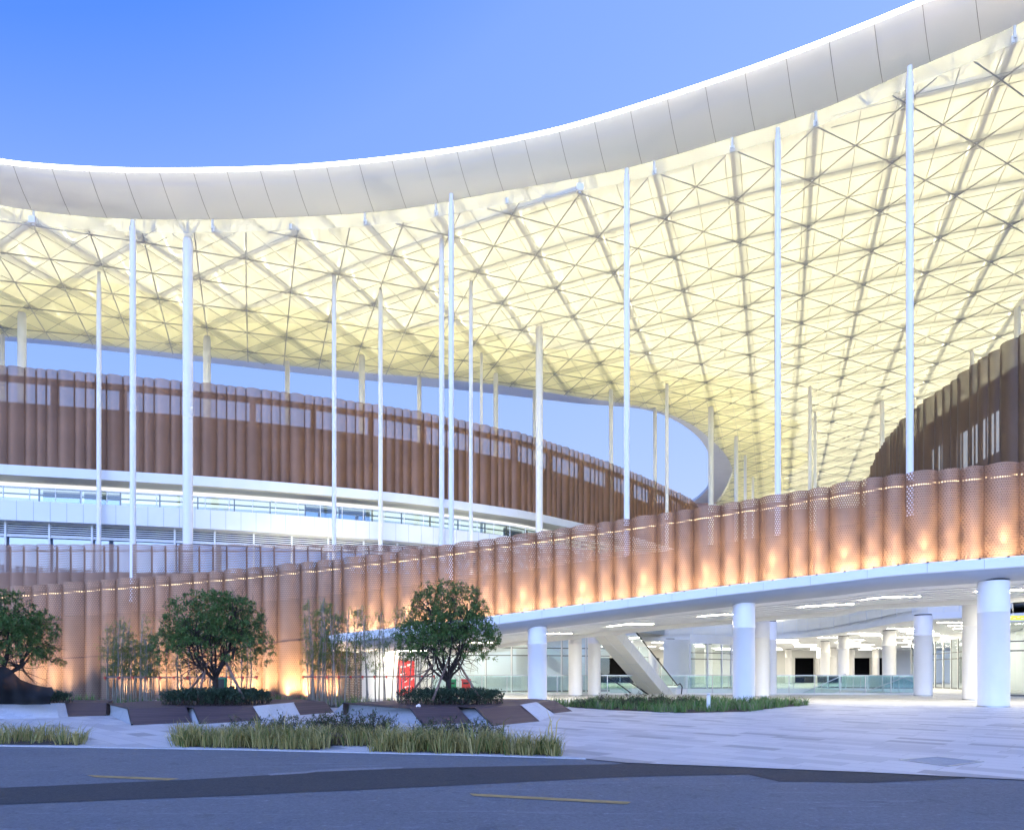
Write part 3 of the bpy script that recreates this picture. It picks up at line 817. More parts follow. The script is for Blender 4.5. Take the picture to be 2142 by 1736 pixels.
# recessed glazed gallery
mb = MB(); mb.grid(band(lc, Ls, Le, -6.2, 12.3, -6.2, 15.3)); mb.grid(band(lc, Ls, Le, .35, 12.32, -6.2, 12.32)); mb.grid(band(lc, Ls, Le, -3.2, 15.28, -6.2, 15.28)); mb.build('gallery_interior', M['warmwhite'], ldrum)
s = 1.6; k = 0
while s + 2.9 < Le:
    w = MB(); e = s + 2.7
    a, b = lc.off(s, -2.8), lc.off(e, -2.8)
    w.poly([(a.x, a.y, 12.35), (b.x, b.y, 12.35), (b.x, b.y, 15.2), (a.x, a.y, 15.2)])
    g = w.build('window', M['glass'] if (k % 7) not in (4, 5) else M['glass_blue'], ldrum)
    fr = MB()
    fr.box((a.x, a.y, 13.75), .08, .12, 2.9, lc.tan(s), -lc.nrm(s)); fr.bar((a.x, a.y, 14.75), (b.x, b.y, 14.75), .07, .09); fr.bar((a.x, a.y, 12.4), (b.x, b.y, 12.4), .07, .1)
    if k % 3 == 1:
        c = a.lerp(b, .5)
        for dd in (-.09, .09): fr.box((c.x + dd, c.y - .06, 13.3), .03, .03, .75)
    fr.build('window_frame', M['frame_grey'], g)
    if (k % 7) in (4, 5):
        bl = MB(); a2, b2 = lc.off(s + .05, -3.3), lc.off(e - .05, -3.3)
        bl.poly([(a2.x, a2.y, 12.35), (b2.x, b2.y, 12.35), (b2.x, b2.y, 15.2), (a2.x, a2.y, 15.2)]); bl.build('blind', M['greymetal'], g)
    s = e + .06; k += 1
mb = MB(); mb.grid(band(lc, Ls, Le, -1.6, 15.24, -2.6, 15.24))
mb.build('terrace_ceiling_glow', M['ceiling_glow'], ldrum)
mb = MB(); mb.grid(band(lc, Ls, Le, -3.3, 15.2, -6.1, 15.2)); mb.build('gallery_ceiling_glow', M['ceiling_glow'], ldrum)  # glowing ceiling sheets added to brighten the terrace and gallery
mb = MB(); mb.grid(band(lc, Ls, Le, .42, 13.55, .42, 12.15)); mb.grid(band(lc, Ls, Le, .42, 13.55, .22, 13.55)); mb.grid(band(lc, Ls, Le, .22, 13.55, .22, 12.3)); mb.grid(band(lc, Ls, Le, .42, 12.15, -.5, 12.12)); mb.build('balcony_parapet', M['white'], ldrum)
jn = MB(); s = 1.0
while s < Le: 
    p = lc.off(s, .424); jn.box((p.x, p.y, 12.85), .022, .01, 1.38, lc.tan(s), -lc.nrm(s)); s += 1.05
jn.build('parapet_joints', M['greymetal'], ldrum)
mb = MB(); mb.grid(band(lc, Ls, Le, .3, 13.56, .3, 14.5)); mb.build('balcony_glass', M['glass_rail'], ldrum)
mb = MB(); pts = [lc.off(Ls + (Le - Ls) * k / 60, .3) for k in range(61)]
for a, b in zip(pts, pts[1:]): mb.bar((a.x, a.y, 14.53), (b.x, b.y, 14.53), .06, .06)
for a in pts: mb.box((a.x, a.y, 14.0), .05, .05, 1.0)
mb.build('balcony_rail', M['white'], ldrum)
# louvres and lower glazing
mb = MB(); fr = MB(); s = .6
for q in range(6):
    z = 11.30 + q * .15
    pts = [lc.off(Ls + (Le - Ls) * k / 70, -.25) for k in range(71)]
    for a, b in zip(pts, pts[1:]): mb.bar((a.x, a.y, z), (b.x, b.y, z), .10, .055)
mb.build('louvres', M['white'], ldrum)
mb = MB(); mb.grid(band(lc, Ls, Le, -.5, 11.2, -.5, 12.12)); mb.build('louvre_shade', M['dark'], ldrum)  # near-black sheet, shade behind the slats put into its colour
s = .6
while s < Le: 
    p = lc.off(s, -.22); fr.box((p.x, p.y, 9.9), .12, .16, 4.5, lc.tan(s), -lc.nrm(s)); s += 2.75
pts = [lc.off(Ls + (Le - Ls) * k / 60, -.25) for k in range(61)]
for a, b in zip(pts, pts[1:]): fr.bar((a.x, a.y, 11.18), (b.x, b.y, 11.18), .16, .12)
fr.build('glazing_frame', M['white'], ldrum)
mb = MB(); mb.grid(band(lc, Ls, Le, -.4, 6.0, -.4, 11.15)); mb.build('lower_glazing', M['glass_blue'], ldrum)
mb = MB(); mb.grid(band(lc, Ls, Le, -5, 6.0, -5, 11.15)); mb.grid(band(lc, Ls, Le, -.45, 11.16, -5, 11.16)); mb.build('lower_interior', M['white'], ldrum)

# ---------------------------------------------------------------- right drum building
RB = [(2240, 640), (2142, 700), (2100, 725), (2050, 755), (2000, 795), (1950, 830), (1900, 870), (1850, 930), (1832, 965), (1826, 985)]
rb = [Vector((39, 33, 0)), Vector((35, 38, 0))] + [Vector(((u - U0) / F * Y, Y, 0)) for u, Y in [(u, (ZT - H) * F / (V0 - v)) for u, v in RB[1:]]] + [Vector((42, 80, 0)), Vector((48, 84, 0))]
rb.reverse()
bc = Curve(catmull(rb, 8))
rdrum = thing('drum_building', 'dark bronze ribbed drum building at right under the canopy with lit windows', 'building', (36, 50, 6))
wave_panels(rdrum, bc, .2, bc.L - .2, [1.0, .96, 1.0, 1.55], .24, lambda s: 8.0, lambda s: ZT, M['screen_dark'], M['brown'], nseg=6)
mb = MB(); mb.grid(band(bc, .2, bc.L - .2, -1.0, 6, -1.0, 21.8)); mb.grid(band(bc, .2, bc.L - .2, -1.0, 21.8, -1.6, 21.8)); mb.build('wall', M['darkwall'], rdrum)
mw = emitter('lit_window', (.75, .85, 1.0), .8)
for ua, ub in ((1975, 2022), (2026, 2066), (2112, 2170), (1925, 1950)):
    sa, sb = s_of_u(bc, ub), s_of_u(bc, ua)
    sa, sb = min(sa, sb), max(sa, sb)
    w = MB(); w.grid(band(bc, sa, sb, -.96, 16.6, -.96, 19.4, 6)); g = w.build('window', mw, rdrum)
    fr = MB(); 
    for k in range(5):
        p = bc.off(sa + (sb - sa) * k / 4, -.9); fr.box((p.x, p.y, 18.0), .1, .08, 2.9, bc.tan(sa), -bc.nrm(sa))
    fr.build('window_frame', M['brown'], g)

# ---------------------------------------------------------------- platform and hall under it
hall = thing('platform_slab', 'white slab of the upper platform roofing the open ground floor hall', 'platform', (10, 60, 5.3))
VOID = catmull([(3.2, 46.5, 0), (3.2, 60, 0), (5, 74, 0), (10, 80, 0), (16, 80, 0), (23, 77, 0), (29.7, 75, 0), (31, 69, 0), (30, 58, 0), (28.9, 49.5, 0), (30.8, 47.2, 0), (33, 45.2, 0)], 6)
slab = [(-60, 46.2), (3.1, 46.2)] + [(p.x, p.y) for p in VOID] + [(33.3, 38), (70, 38), (70, 119), (-60, 119)]
mb = MB(); tr = tessellate_polygon([[Vector((x, y, 0)) for x, y in slab]])
for t in tr: mb.poly([(slab[i][0], slab[i][1], 5.3) for i in t]); mb.poly([(slab[i][0], slab[i][1], 6.0) for i in t])
mb.build('ceiling', M['white'], hall)
vb = [Vector((p.x, p.y, 0)) for p in VOID]
mb = MB(); mb.grid([[p + Vector((0, 0, 5.28)) for p in vb], [p + Vector((0, 0, 5.75)) for p in vb]]); mb.build('edge_band', M['white'], hall, True)
cen = Vector((18, 58, 0))
mb = MB(); mb.grid([[p + (p - cen).normalized() * .12 + Vector((0, 0, 5.75)) for p in vb], [p + (p - cen).normalized() * .12 + Vector((0, 0, 9.2)) for p in vb]]); mb.build('gallery_parapet', M['warmwhite'], hall, True)
jn = MB()
for k, p in enumerate(vb):
    if k % 2 == 0: 
        q = p + (p - cen).normalized() * .11; jn.box((q.x, q.y, 7.4), .05, .05, 3.4)
for z in (6.7, 7.7):
    pts = [p + (p - cen).normalized() * .11 + Vector((0, 0, z)) for p in vb]
    for a, b in zip(pts, pts[1:]): jn.bar(a, b, .04, .05)
jn.build('parapet_joints', M['white'], hall)
# back wall of the hall with unlit openings
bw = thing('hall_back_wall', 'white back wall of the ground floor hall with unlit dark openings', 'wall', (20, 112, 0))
mb = MB(); mb.poly([(-60, 118, 0), (90, 118, 0), (90, 118, 5.3), (-60, 118, 5.3)]); mb.build('wall', M['dark'], bw)  # near-black sheet; the dark of the unlit rooms is in its colour
mb = MB()
for ua, ub in ((1380, 1590), (1608, 1664), (1706, 1724), (1736, 1785), (1824, 1838), (1862, 2050)):
    a, b = (ua - U0) / F * 112, (ub - U0) / F * 112
    mb.box(((a + b) / 2, 112.5, 2.65), b - a, .6, 5.3)
mb.box((60, 112.4, 4.7), 100, .5, 1.2)
mb.build('wall_piers', M['warmwhite'], bw)

fw = thing('sky_backdrop', 'added backdrop block hiding the bright sky beneath the canopy behind the ramp screen', 'building', (40, 127, 6))  # added block that covers bright sky seen through the ramp screen
mb = MB(); mb.box((45, 134, 20), 110, 4, 29); mb.build('wall', M['brownwall'], fw)
mb = MB()
for k in range(14): mb.box((-2 + k * 6.2, 131.95, 12), 4.6, .08, 2.6)
mb.build('backdrop_panes', M['glass_blue'], fw)
LIGHT_I = 0
def tube_lamp(c, d, L, lab, grp, w=.14, lm='tube_light'):
    o = thing('ceiling_light', lab, 'ceiling light', c, grp)
    mb = MB(); sd_ = Vector((-d.y, d.x, 0)).normalized() * (w / 2); mb.poly([Vector(c) - d * L / 2 - sd_, Vector(c) - d * L / 2 + sd_, Vector(c) + d * L / 2 + sd_, Vector(c) + d * L / 2 - sd_]); mb.build('diffuser', M[lm], o)
    fr = MB(); fr.bar(Vector(c) - d * (L / 2 + .02) + Vector((0, 0, .012)), Vector(c) + d * (L / 2 + .02) + Vector((0, 0, .012)), w + .05, .016); fr.build('frame', M['white'], o)
# under the ramp, running with the slats
s = s_end + 2.2
while s < rc.L - 3:
    tube_lamp(rc.off(s, -4.3, -.885), rc.tan(s), 2.5, 'white linear lamp let into the slatted soffit under the ramp', 'linear lamps in the ramp soffit', .12, 'ramp_lamp')
    if s > rc.L - 14: tube_lamp(rc.off(s + 2.1, -7.0, -.885), rc.tan(s + 2.1), 2.6, 'white linear lamp let into the rear part of the slatted soffit by the biggest column', 'rear linear lamps in the ramp soffit', .12, 'ramp_lamp')
    s += 4.3
# hall ceiling
def in_slab(x, y):
    c = False; j = len(slab) - 1
    for i in range(len(slab)):
        xi, yi = slab[i]; xj, yj = slab[j]
        if (yi > y) != (yj > y) and x < (xj - xi) * (y - yi) / (yj - yi) + xi: c = not c
        j = i
    return c
y = 41.0; r = 0
while y < 110:
    x = -14.0 + (r % 2) * 2.6
    while x < 60:
        if in_slab(x - 1.7, y) and in_slab(x + 1.7, y) and abs(x - 1) < .82 * y * .9 and -.22 * y < x:
            tube_lamp(Vector((x, y, 5.275)), Vector((1, 0, 0)), 3.0, 'white linear lamp in the flat ceiling of the ground floor hall', 'linear lamps in the hall ceiling', .16)
        x += 5.6 if y < 70 else 7.5
    y += 3.4 if y < 70 else 6.0; r += 1

# fat round columns
def round_column(u, w, Y, zt, lab, grp='round white columns of the ground floor', mat=None):
    X = (u - U0) / F * Y; r = w / F * Y / 2
    o = thing('round_column', lab, 'column', (X, Y, 0), grp)
    mb = MB(); mb.lathe((X, Y, 0), [(r, .06), (r, zt * .74), (r * 1.015, zt * .74 + .005), (r * 1.015, zt * .74 + .07), (r, zt * .74 + .075), (r, zt - .06)], 40); mb.build('shaft', mat or M['colwhite'], o, True)
    mb = MB(); mb.lathe((X, Y, 0), [(r * 1.03, 0), (r * 1.03, .055), (r * .9, .056)], 40); mb.build('base_ring', M['steel'], o)
    mb = MB(); mb.lathe((X, Y, 0), [(r * .93, zt - .06), (r * .93, zt + .02)], 32); mb.build('shadow_gap', M['black'], o)
RCOL = [
 (2078, 57, 29.4, 5.45, 'biggest and nearest round column, bluish white, at the right'),
 (1556, 45, 33.2, 4.90, 'bluish white round column rising from the green grass bed'),
 (1124, 40, 35.2, 3.95, 'bluish white round column nearest the right-hand tree'),
 (1203, 28, 44.5, 4.5, 'cream round column left of the cream one beside the escalator'),
 (1243, 27, 45.6, 4.6, 'cream round column directly left of the escalator'),
 (1594, 30, 42.5, 4.9, 'cream round column tucked behind the bluish one in the grass'),
 (1614, 20, 46, 5.0, 'cream round column squeezed behind two others right of the grass bed'),
 (1931, 34.7, 44.8, 5.3, 'cream round column standing free on the plaza edge, right of the glass railing'),
 (2037, 41, 37.4, 5.4, 'cream round column half hidden by the biggest column'),
 (1860, 26, 60.5, 5.3, 'white round column behind the right part of the glass railing'),
 (1764, 22, 69.5, 5.3, 'white round column behind the middle of the glass railing'),
 (1726, 19, 80, 5.3, 'white round column left of the one behind the middle of the railing'),
 (1743, 14, 100, 5.3, 'small distant round column between two larger white ones'),
 (1781, 11.5, 106, 5.3, 'narrow distant round column beside a dark opening'),
 (1832, 13.5, 104, 5.3, 'distant round column between two dark openings'),
 (1649, 12.7, 106, 5.3, 'distant round column left of the first dark opening'),
 (1712, 8, 108, 5.3, 'thinnest distant column right of the first dark opening'),
 (1402, 19, 75, 5.3, 'white round column right of the escalator handrail'),
 (1482, 16, 88, 5.3, 'white round column by the curved shopfront behind the railing'),
]
for a in RCOL: round_column(*a)

# glass railings round the sunken court
def railing(p0, p1, lab, n, hh=1.3):
    o = thing('glass_railing', lab, 'railing', p0)
    p0, p1 = Vector(p0), Vector(p1); d = (p1 - p0)
    for k in range(n):
        a, b = p0 + d * (k / n), p0 + d * ((k + 1) / n); e = d.normalized() * .03
        g = MB(); g.poly([a + e + Vector((0, 0, .08)), b - e + Vector((0, 0, .08)), b - e + Vector((0, 0, hh)), a + e + Vector((0, 0, hh))]); g.build('glass_panel', M['glass_rail'], o)
        pm = MB(); pm.box(a + Vector((0, 0, hh / 2)), .05, .05, hh); pm.build('post', M['steel'], o)
    mb = MB(); mb.bar(p0 + Vector((0, 0, hh + .03)), p1 + Vector((0, 0, hh + .03)), .06, .05); mb.build('handrail', M['steel'], o)
    mb = MB(); mb.bar(p0 + Vector((0, 0, .05)), p1 + Vector((0, 0, .05)), .14, .09); mb.build('kerb', M['warmwhite'], o)
railing((-5.6, 47.6, 0), (8.4, 47.6, 0), 'clear glass railing left of the escalator in front of the shops', 8)
railing((12.2, 47.6, 0), (28.2, 47.6, 0), 'long clear glass railing right of the escalator along the sunken court', 9)
railing((28.3, 47.7, 0), (28.3, 63.3, 0), 'glass railing running away along the right side of the sunken court', 7)
railing((4, 63.5, 0), (28.2, 63.5, 0), 'glass railing on the far side of the sunken court', 12)
for (a, b, lab) in ((P(1770, 1409, 49), P(1677, 1450, 49), 'sloping steel stair handrail descending left behind the railing middle'), (P(1911, 1409, 49.4), P(1798, 1451, 49.4), 'sloping steel stair handrail descending left near the railing end')):
    o = thing('stair_handrail', lab, 'handrail', a)
    d = (b - a); b2 = a + d * 2.2
    mb = MB(); mb.tube(a, b2, .035, n=8); mb.build('rail', M['steel'], o)
    mb = MB()
    for k in range(5): q = a + d * (.1 + .45 * k); mb.tube(q, q - Vector((0, 0, 1.1)), .025, n=6)
    mb.build('baluster', M['steel'], o)
    g = MB(); g.poly([a, b2, b2 - Vector((0, 0, 1.0)), a - Vector((0, 0, 1.0))]); g.build('glass_panel', M['glass_rail'], o)

# escalator
ea, eb = Vector((11.6, 51.5, -.3)), Vector((6.1, 44.2, 4.6))
esc = thing('escalator', 'white clad escalator climbing leftwards to the upper platform', 'escalator', ea)
d = (eb - ea).normalized(); side = d.cross(Vector((0, 0, 1))).normalized(); upn = side.cross(d).normalized()
if upn.z < 0: upn = -upn
mb = MB(); mb.box((ea + eb) / 2 - upn * .35, (eb - ea).length + 1, 1.55, .8, d, side); mb.build('truss_cladding', M['warmwhite'], esc)
jn = MB()
for k in range(9): q = ea.lerp(eb, k / 8); jn.box(q - upn * .35, .03, 1.57, .83, d, side)
jn.bar(ea - upn * .757, eb - upn * .757, .03, .03); jn.build('cladding_joints', M['greywhite'], esc)
for sg in (-1, 1):
    a, b = ea + side * (.72 * sg), eb + side * (.72 * sg)
    g = MB(); g.poly([a + upn * .05, b + upn * .05, b + upn * .95, a + upn * .95]); g.build('balustrade', M['glass_rail'], esc)
    r = MB(); hp = [a + upn * 1.0, b + upn * 1.0]; end = a - Vector((d.x, d.y, 0)).normalized() * 1.2
    r.path([end + Vector((0, 0, .1)), end + Vector((0, 0, .75)) - Vector((d.x, d.y, 0)) * .2, end + Vector((0, 0, 1.0)) + Vector((d.x, d.y, 0)) * .25, hp[0], hp[1]], [.045] * 5, 8); r.build('handrail', M['black'], esc)
e2 = thing('escalator', 'escalator sinking to the basement with black curved handrails left of the climbing one', 'escalator', (7.2, 49, 0))
for off in (0, 1.1):
    a = P(1262 + off * 26, 1412, 48.6 + off); b = P(1335 + off * 30, 1460, 48.6 + off)
    r = MB(); r.path([a + Vector((-.9, .5, -.45)), a + Vector((-1.0, .3, -.1)), a + Vector((-.6, .1, .02)), a, a.lerp(b, .25) + Vector((0, 0, .12)), b, b + (b - a) * 1.0], [.045] * 7, 8); r.build('handrail', M['black'], e2)
    g = MB(); g.poly([a, b, b - Vector((0, 0, .9)), a - Vector((0, 0, .9))]); g.build('balustrade', M['glass_rail'], e2)

# shopfronts
def shopfront(pts, zt, lab, bay=1.9, transoms=(2.9, 3.5), depth=4.0, flip=1):
    cv = Curve(catmull([(x, y, 0) for x, y in pts], 6))
    o = thing('shopfront', lab, 'shopfront', cv.at(0))
    n = max(1, int(cv.L / bay)); 
    for k in range(n):
        s0, s1 = cv.L * k / n, cv.L * (k + 1) / n; a, b = cv.at(s0), cv.at(s1)
        w = MB(); w.poly([a + Vector((0, 0, .1)), b + Vector((0, 0, .1)), b + Vector((0, 0, zt)), a + Vector((0, 0, zt))]); g = w.build('window', M['glass'], o)
        fr = MB(); fr.box(a + Vector((0, 0, zt / 2)), .1, .16, zt, cv.tan(s0), cv.nrm(s0))
        fr.build('frame', M['white'], g)
        tr = MB(); tr.bar(a + Vector((0, 0, .1)) + (b - a).normalized() * .07, a + Vector((0, 0, zt)) + (b - a).normalized() * .07, .04, .05)
        for z in transoms: tr.bar(a + Vector((0, 0, z)), b + Vector((0, 0, z)), .08, .07)
        tr.bar(a + Vector((0, 0, .06)), b + Vector((0, 0, .06)), .1, .1)
        tr.build('transom', M['frame_grey'], g)
    mb = MB(); m = max(3, n); ss = [cv.L * k / m for k in range(m + 1)]
    mb.grid([[cv.off(s, -depth * flip) for s in ss], [cv.off(s, -depth * flip, zt + .6) for s in ss]])
    mb.build('back_wall', M['white'], o)
    mb = MB(); mb.grid([[cv.off(s, 0, zt) for s in ss], [cv.off(s, 0, 5.29) for s in ss]]); mb.build('bulkhead', M['white'], o)
    return o
shopfront([(-6.2, 53), (0, 54), (8, 56)], 4.6, 'glazed shopfront with dark transoms behind the right-hand tree')
shopfront([(17.2, 66), (20, 67.5), (22.5, 70), (24, 74)], 4.4, 'small curved shopfront behind the railing right of the escalator')
shopfront([(44.5, 76), (42, 64), (36.5, 55), (31, 45.5), (33, 42.5), (37, 39)], 4.75, 'tall glazed shopfront at the far right behind the big columns', flip=1)
# left white wall under the bridge
lw = thing('lobby_wall', 'plain white curved wall under the left end of the ramp', 'wall', (-8, 40, 0))
wc = Curve(catmull([(-9.4, 38.8, 0), (-8.0, 39.6, 0), (-6.6, 42, 0), (-6.0, 46, 0), (-6.2, 53, 0)], 6))
mb = MB(); ss = [wc.L * k / 30 for k in range(31)]
mb.grid([[wc.at(s) for s in ss], [wc.at(s) + Vector((0, 0, 5.2)) for s in ss]]); mb.build('wall_face', M['warmwhite'], lw, True)
# red banner
b0 = P(834, 1449, 41.0); b1 = P(867, 1447, 42.5)
ban = thing('banner', 'tall red advertising banner with white print by the white lobby wall', 'banner', b0)
zt = 1.4 + (1410 - 1381) * 41.5 / F
mb = MB(); thk = Vector((-.02, .05, 0))
A = [Vector((b0.x, b0.y, .15)), Vector((b1.x, b1.y, .15)), Vector((b1.x, b1.y, zt)), Vector((b0.x, b0.y, zt))]
mb.poly(A); mb.poly([p + thk for p in reversed(A)])
for k in range(4): mb.poly([A[k], A[k] + thk, A[(k+1) % 4] + thk, A[(k+1) % 4]])
mb.build('sheet', M['redp'], ban)
pr = MB(); ex = (A[1] - A[0]); ez = Vector((0, 0, zt - .15)); fw = Vector((.01, -.012, 0))
rs = random.Random(3)
for k in range(16):
    x, y, w, h = rs.uniform(.08, .7), rs.uniform(.05, .9), rs.uniform(.08, .26), rs.uniform(.008, .05)
    q = A[0] + ex * x + ez * y + fw; sk = ez * rs.uniform(-.02, .05)
    pr.poly([q, q + ex * w + sk, q + ex * w + sk + ez * h, q + ez * h])
pr.build('print', M['print'], ban)
fm = MB(); fm.bar(A[3] + Vector((0, 0, .02)), A[2] + Vector((0, 0, .02)), .04, .04); fm.bar(A[0] - Vector((0, 0, .1)), A[1] - Vector((0, 0, .1)), .3, .08); fm.build('stand', M['steel'], ban)
# bins
for u, mat, nm in ((946, 'green', 'green'), (975, 'redp', 'red')):
    q = P(u, 1449, 50.2); q.z = 0
    o = thing('litter_bin', nm + ' litter bin standing before the shopfront behind the right-hand tree', 'bin', q)
    mb = MB(); mb.box(q + Vector((0, 0, .48)), .62, .5, .9); mb.build('body', M[mat], o)
    mb = MB(); mb.box(q + Vector((0, 0, .99)), .7, .56, .12); mb.build('lid', M[mat], o)
    mb = MB(); mb.box(q + Vector((0, -.255, .75)), .4, .012, .14); mb.build('slot', M['black'], o)
# hanging sign
q = P(2150, 1292, 36.5)
o = thing('hanging_sign', 'yellow green hanging sign with small white print over the right shopfront', 'sign', q)
mb = MB(); mb.box(q, 2.2, .08, .24); mb.build('board', M['sign_green'], o)
pr = MB()
for k in range(9): pr.box(q + Vector((-.95 + .21 * k, -.045, .03 - .06 * (k % 2))), .13, .006, .03)
pr.build('print', M['print'], o)
hg = MB()
for dx in (-.8, .8): hg.tube(q + Vector((dx, 0, .12)), Vector((q.x + dx, q.y, 5.3)), .012, n=5)
hg.build('hanger', M['steel'], o)

# ---------------------------------------------------------------- timber seating islands
ZD = 0.40
def isl(name_lab, tops, fronts, stone_q, sides, back):
    o = thing('seating_island', name_lab, 'seating island', G(tops[0][0], tops[0][1], ZD))
    poly = [G(u, v, ZD) for u, v in tops] + [Vector((x, y, ZD)) for x, y in back]
    ax = (G(tops[-1][0], tops[-1][1], ZD) - G(tops[0][0], tops[0][1], ZD)).normalized(); ay = Vector((-ax.y, ax.x, 0))
    mb = MB()
    for t in tessellate_polygon([[Vector((p.x, p.y, 0)) for p in poly]]):
        a, b, c = (poly[i] for i in t)
        if (b - a).cross(c - a).z < 0: b, c = c, b
        mb.poly([a, b, c], [((p - poly[0]).dot(ax), (p - poly[0]).dot(ay)) for p in (a, b, c)])
    mb.build('deck', M['timber'], o)
    sk = MB(); pts = poly[len(tops) - 1:] + poly[:1]
    for a, b in zip(pts, pts[1:]): sk.poly([Vector((a.x, a.y, 0)), Vector((b.x, b.y, 0)), b, a])
    sk.build('skirting', M['rust'], o)
    for q in fronts:
        t0, t1, b1, b0 = G(*q[0], ZD), G(*q[1], ZD), G(*q[2]), G(*q[3])
        L = (t1 - t0).length; hh = (t0 - b0).length
        mb = MB(); mb.poly([b0, b1, t1, t0], [(0, 0), (L, 0), (L, hh), (0, hh)]); mb.build('sloped_front', M['timber'], o)
    for q in sides:
        t0, t1, b1, b0 = G(*q[0], ZD - .03), G(*q[1], ZD - .03), G(*q[2]), G(*q[3])
        mb = MB(); mb.poly([b0, b1, t1, t0]); sd = mb.build('concrete_side', M['concrete'], o)
        tr = MB(); tr.bar(t0 + Vector((0, 0, .015)), t1 + Vector((0, 0, .015)), .06, .05); tr.bar(t1 + Vector((0, 0, .01)), b1 + Vector((0, 0, .02)), .05, .04); tr.build('edge_trim', M['black'], sd)
    for q in stone_q:
        t0, t1, b1, b0 = G(*q[0], ZD + .012), G(*q[1], ZD + .012), G(*q[2]), G(*q[3])
        mb = MB(); ins = Vector((-.05, .55, 0))
        mb.poly([b0, b1, t1, t0]); mb.poly([t0, t1, t1 + ins, t0 + ins]); mb.poly([t1, b1, Vector((b1.x, b1.y, 0)) + ins, t1 + ins]); mb.poly([t0 + ins, b0 + ins, b0, t0])
        mb.build('stone_block', M['stone'], o)
isl('timber seating island around the middle tree with sloped boards and white granite block',
    [(224, 1471.3), (268, 1482), (389, 1478.6), (405, 1480.4), (529, 1476.8), (608, 1469.5), (679, 1466)],
    [((268, 1482), (389, 1478.6), (403, 1510.5), (276, 1516.5)), ((405, 1480.4), (529, 1476.8), (547, 1506), (418.5, 1514)), ((608, 1469.5), (679, 1466), (699, 1489.5), (628, 1495))],
    [((529, 1476.8), (608, 1469.5), (628, 1495), (547, 1505))],
    [((224, 1471.3), (268, 1482), (276, 1516.5), (221.5, 1492)), ((389, 1478.6), (405, 1480.4), (418.5, 1514), (403, 1510.5))],
    [(-8.5, 27.5), (-11, 27), (-13.8, 25.6)])
isl('timber seating island around the right-hand tree with long grey concrete side',
    [(717.5, 1470.8), (859, 1481.7), (957, 1477.8), (993.5, 1479.9), (1091, 1475), (1125, 1469), (1161, 1465)],
    [((859, 1481.7), (957, 1477.8), (988, 1511), (885, 1516.8)), ((993.5, 1479.9), (1091, 1475), (1129, 1508), (1030, 1518)), ((1125, 1469), (1161, 1465), (1198, 1487), (1161, 1491))],
    [((1091, 1475), (1125, 1469), (1161, 1494), (1129, 1507))],
    [((717.5, 1470.8), (859, 1481.7), (885, 1516.8), (696.6, 1490.8)), ((957, 1477.8), (993.5, 1479.9), (1030, 1518), (988, 1511))],
    [(1.0, 28), (-1.5, 28.2), (-4.8, 26)])
isl('timber seating island around the left tree with a long white granite slope',
    [(-160, 1474), (106, 1470.8), (118, 1470), (223, 1469.5)],
    [((118, 1470), (223, 1469.5), (222, 1496.5), (123, 1499))],
    [((-160, 1474.5), (117, 1470.8), (122.5, 1501), (-160, 1506))],
    [], [(-15.5, 26.5), (-22, 27), (-24, 24)])
lt = MB(); q = G(874, 1478, ZD); lt.box(q + Vector((0, 0, .05)), .12, .05, .05, Vector((.8, .3, .52)).normalized(), Vector((-.3, .95, 0)).normalized() if False else None); lt.box(q + Vector((.05, .02, .03)), .07, .07, .05)
tag(lt.build('crumpled_paper', M['print']), 'crumpled white paper left on the right timber island', 'litter')

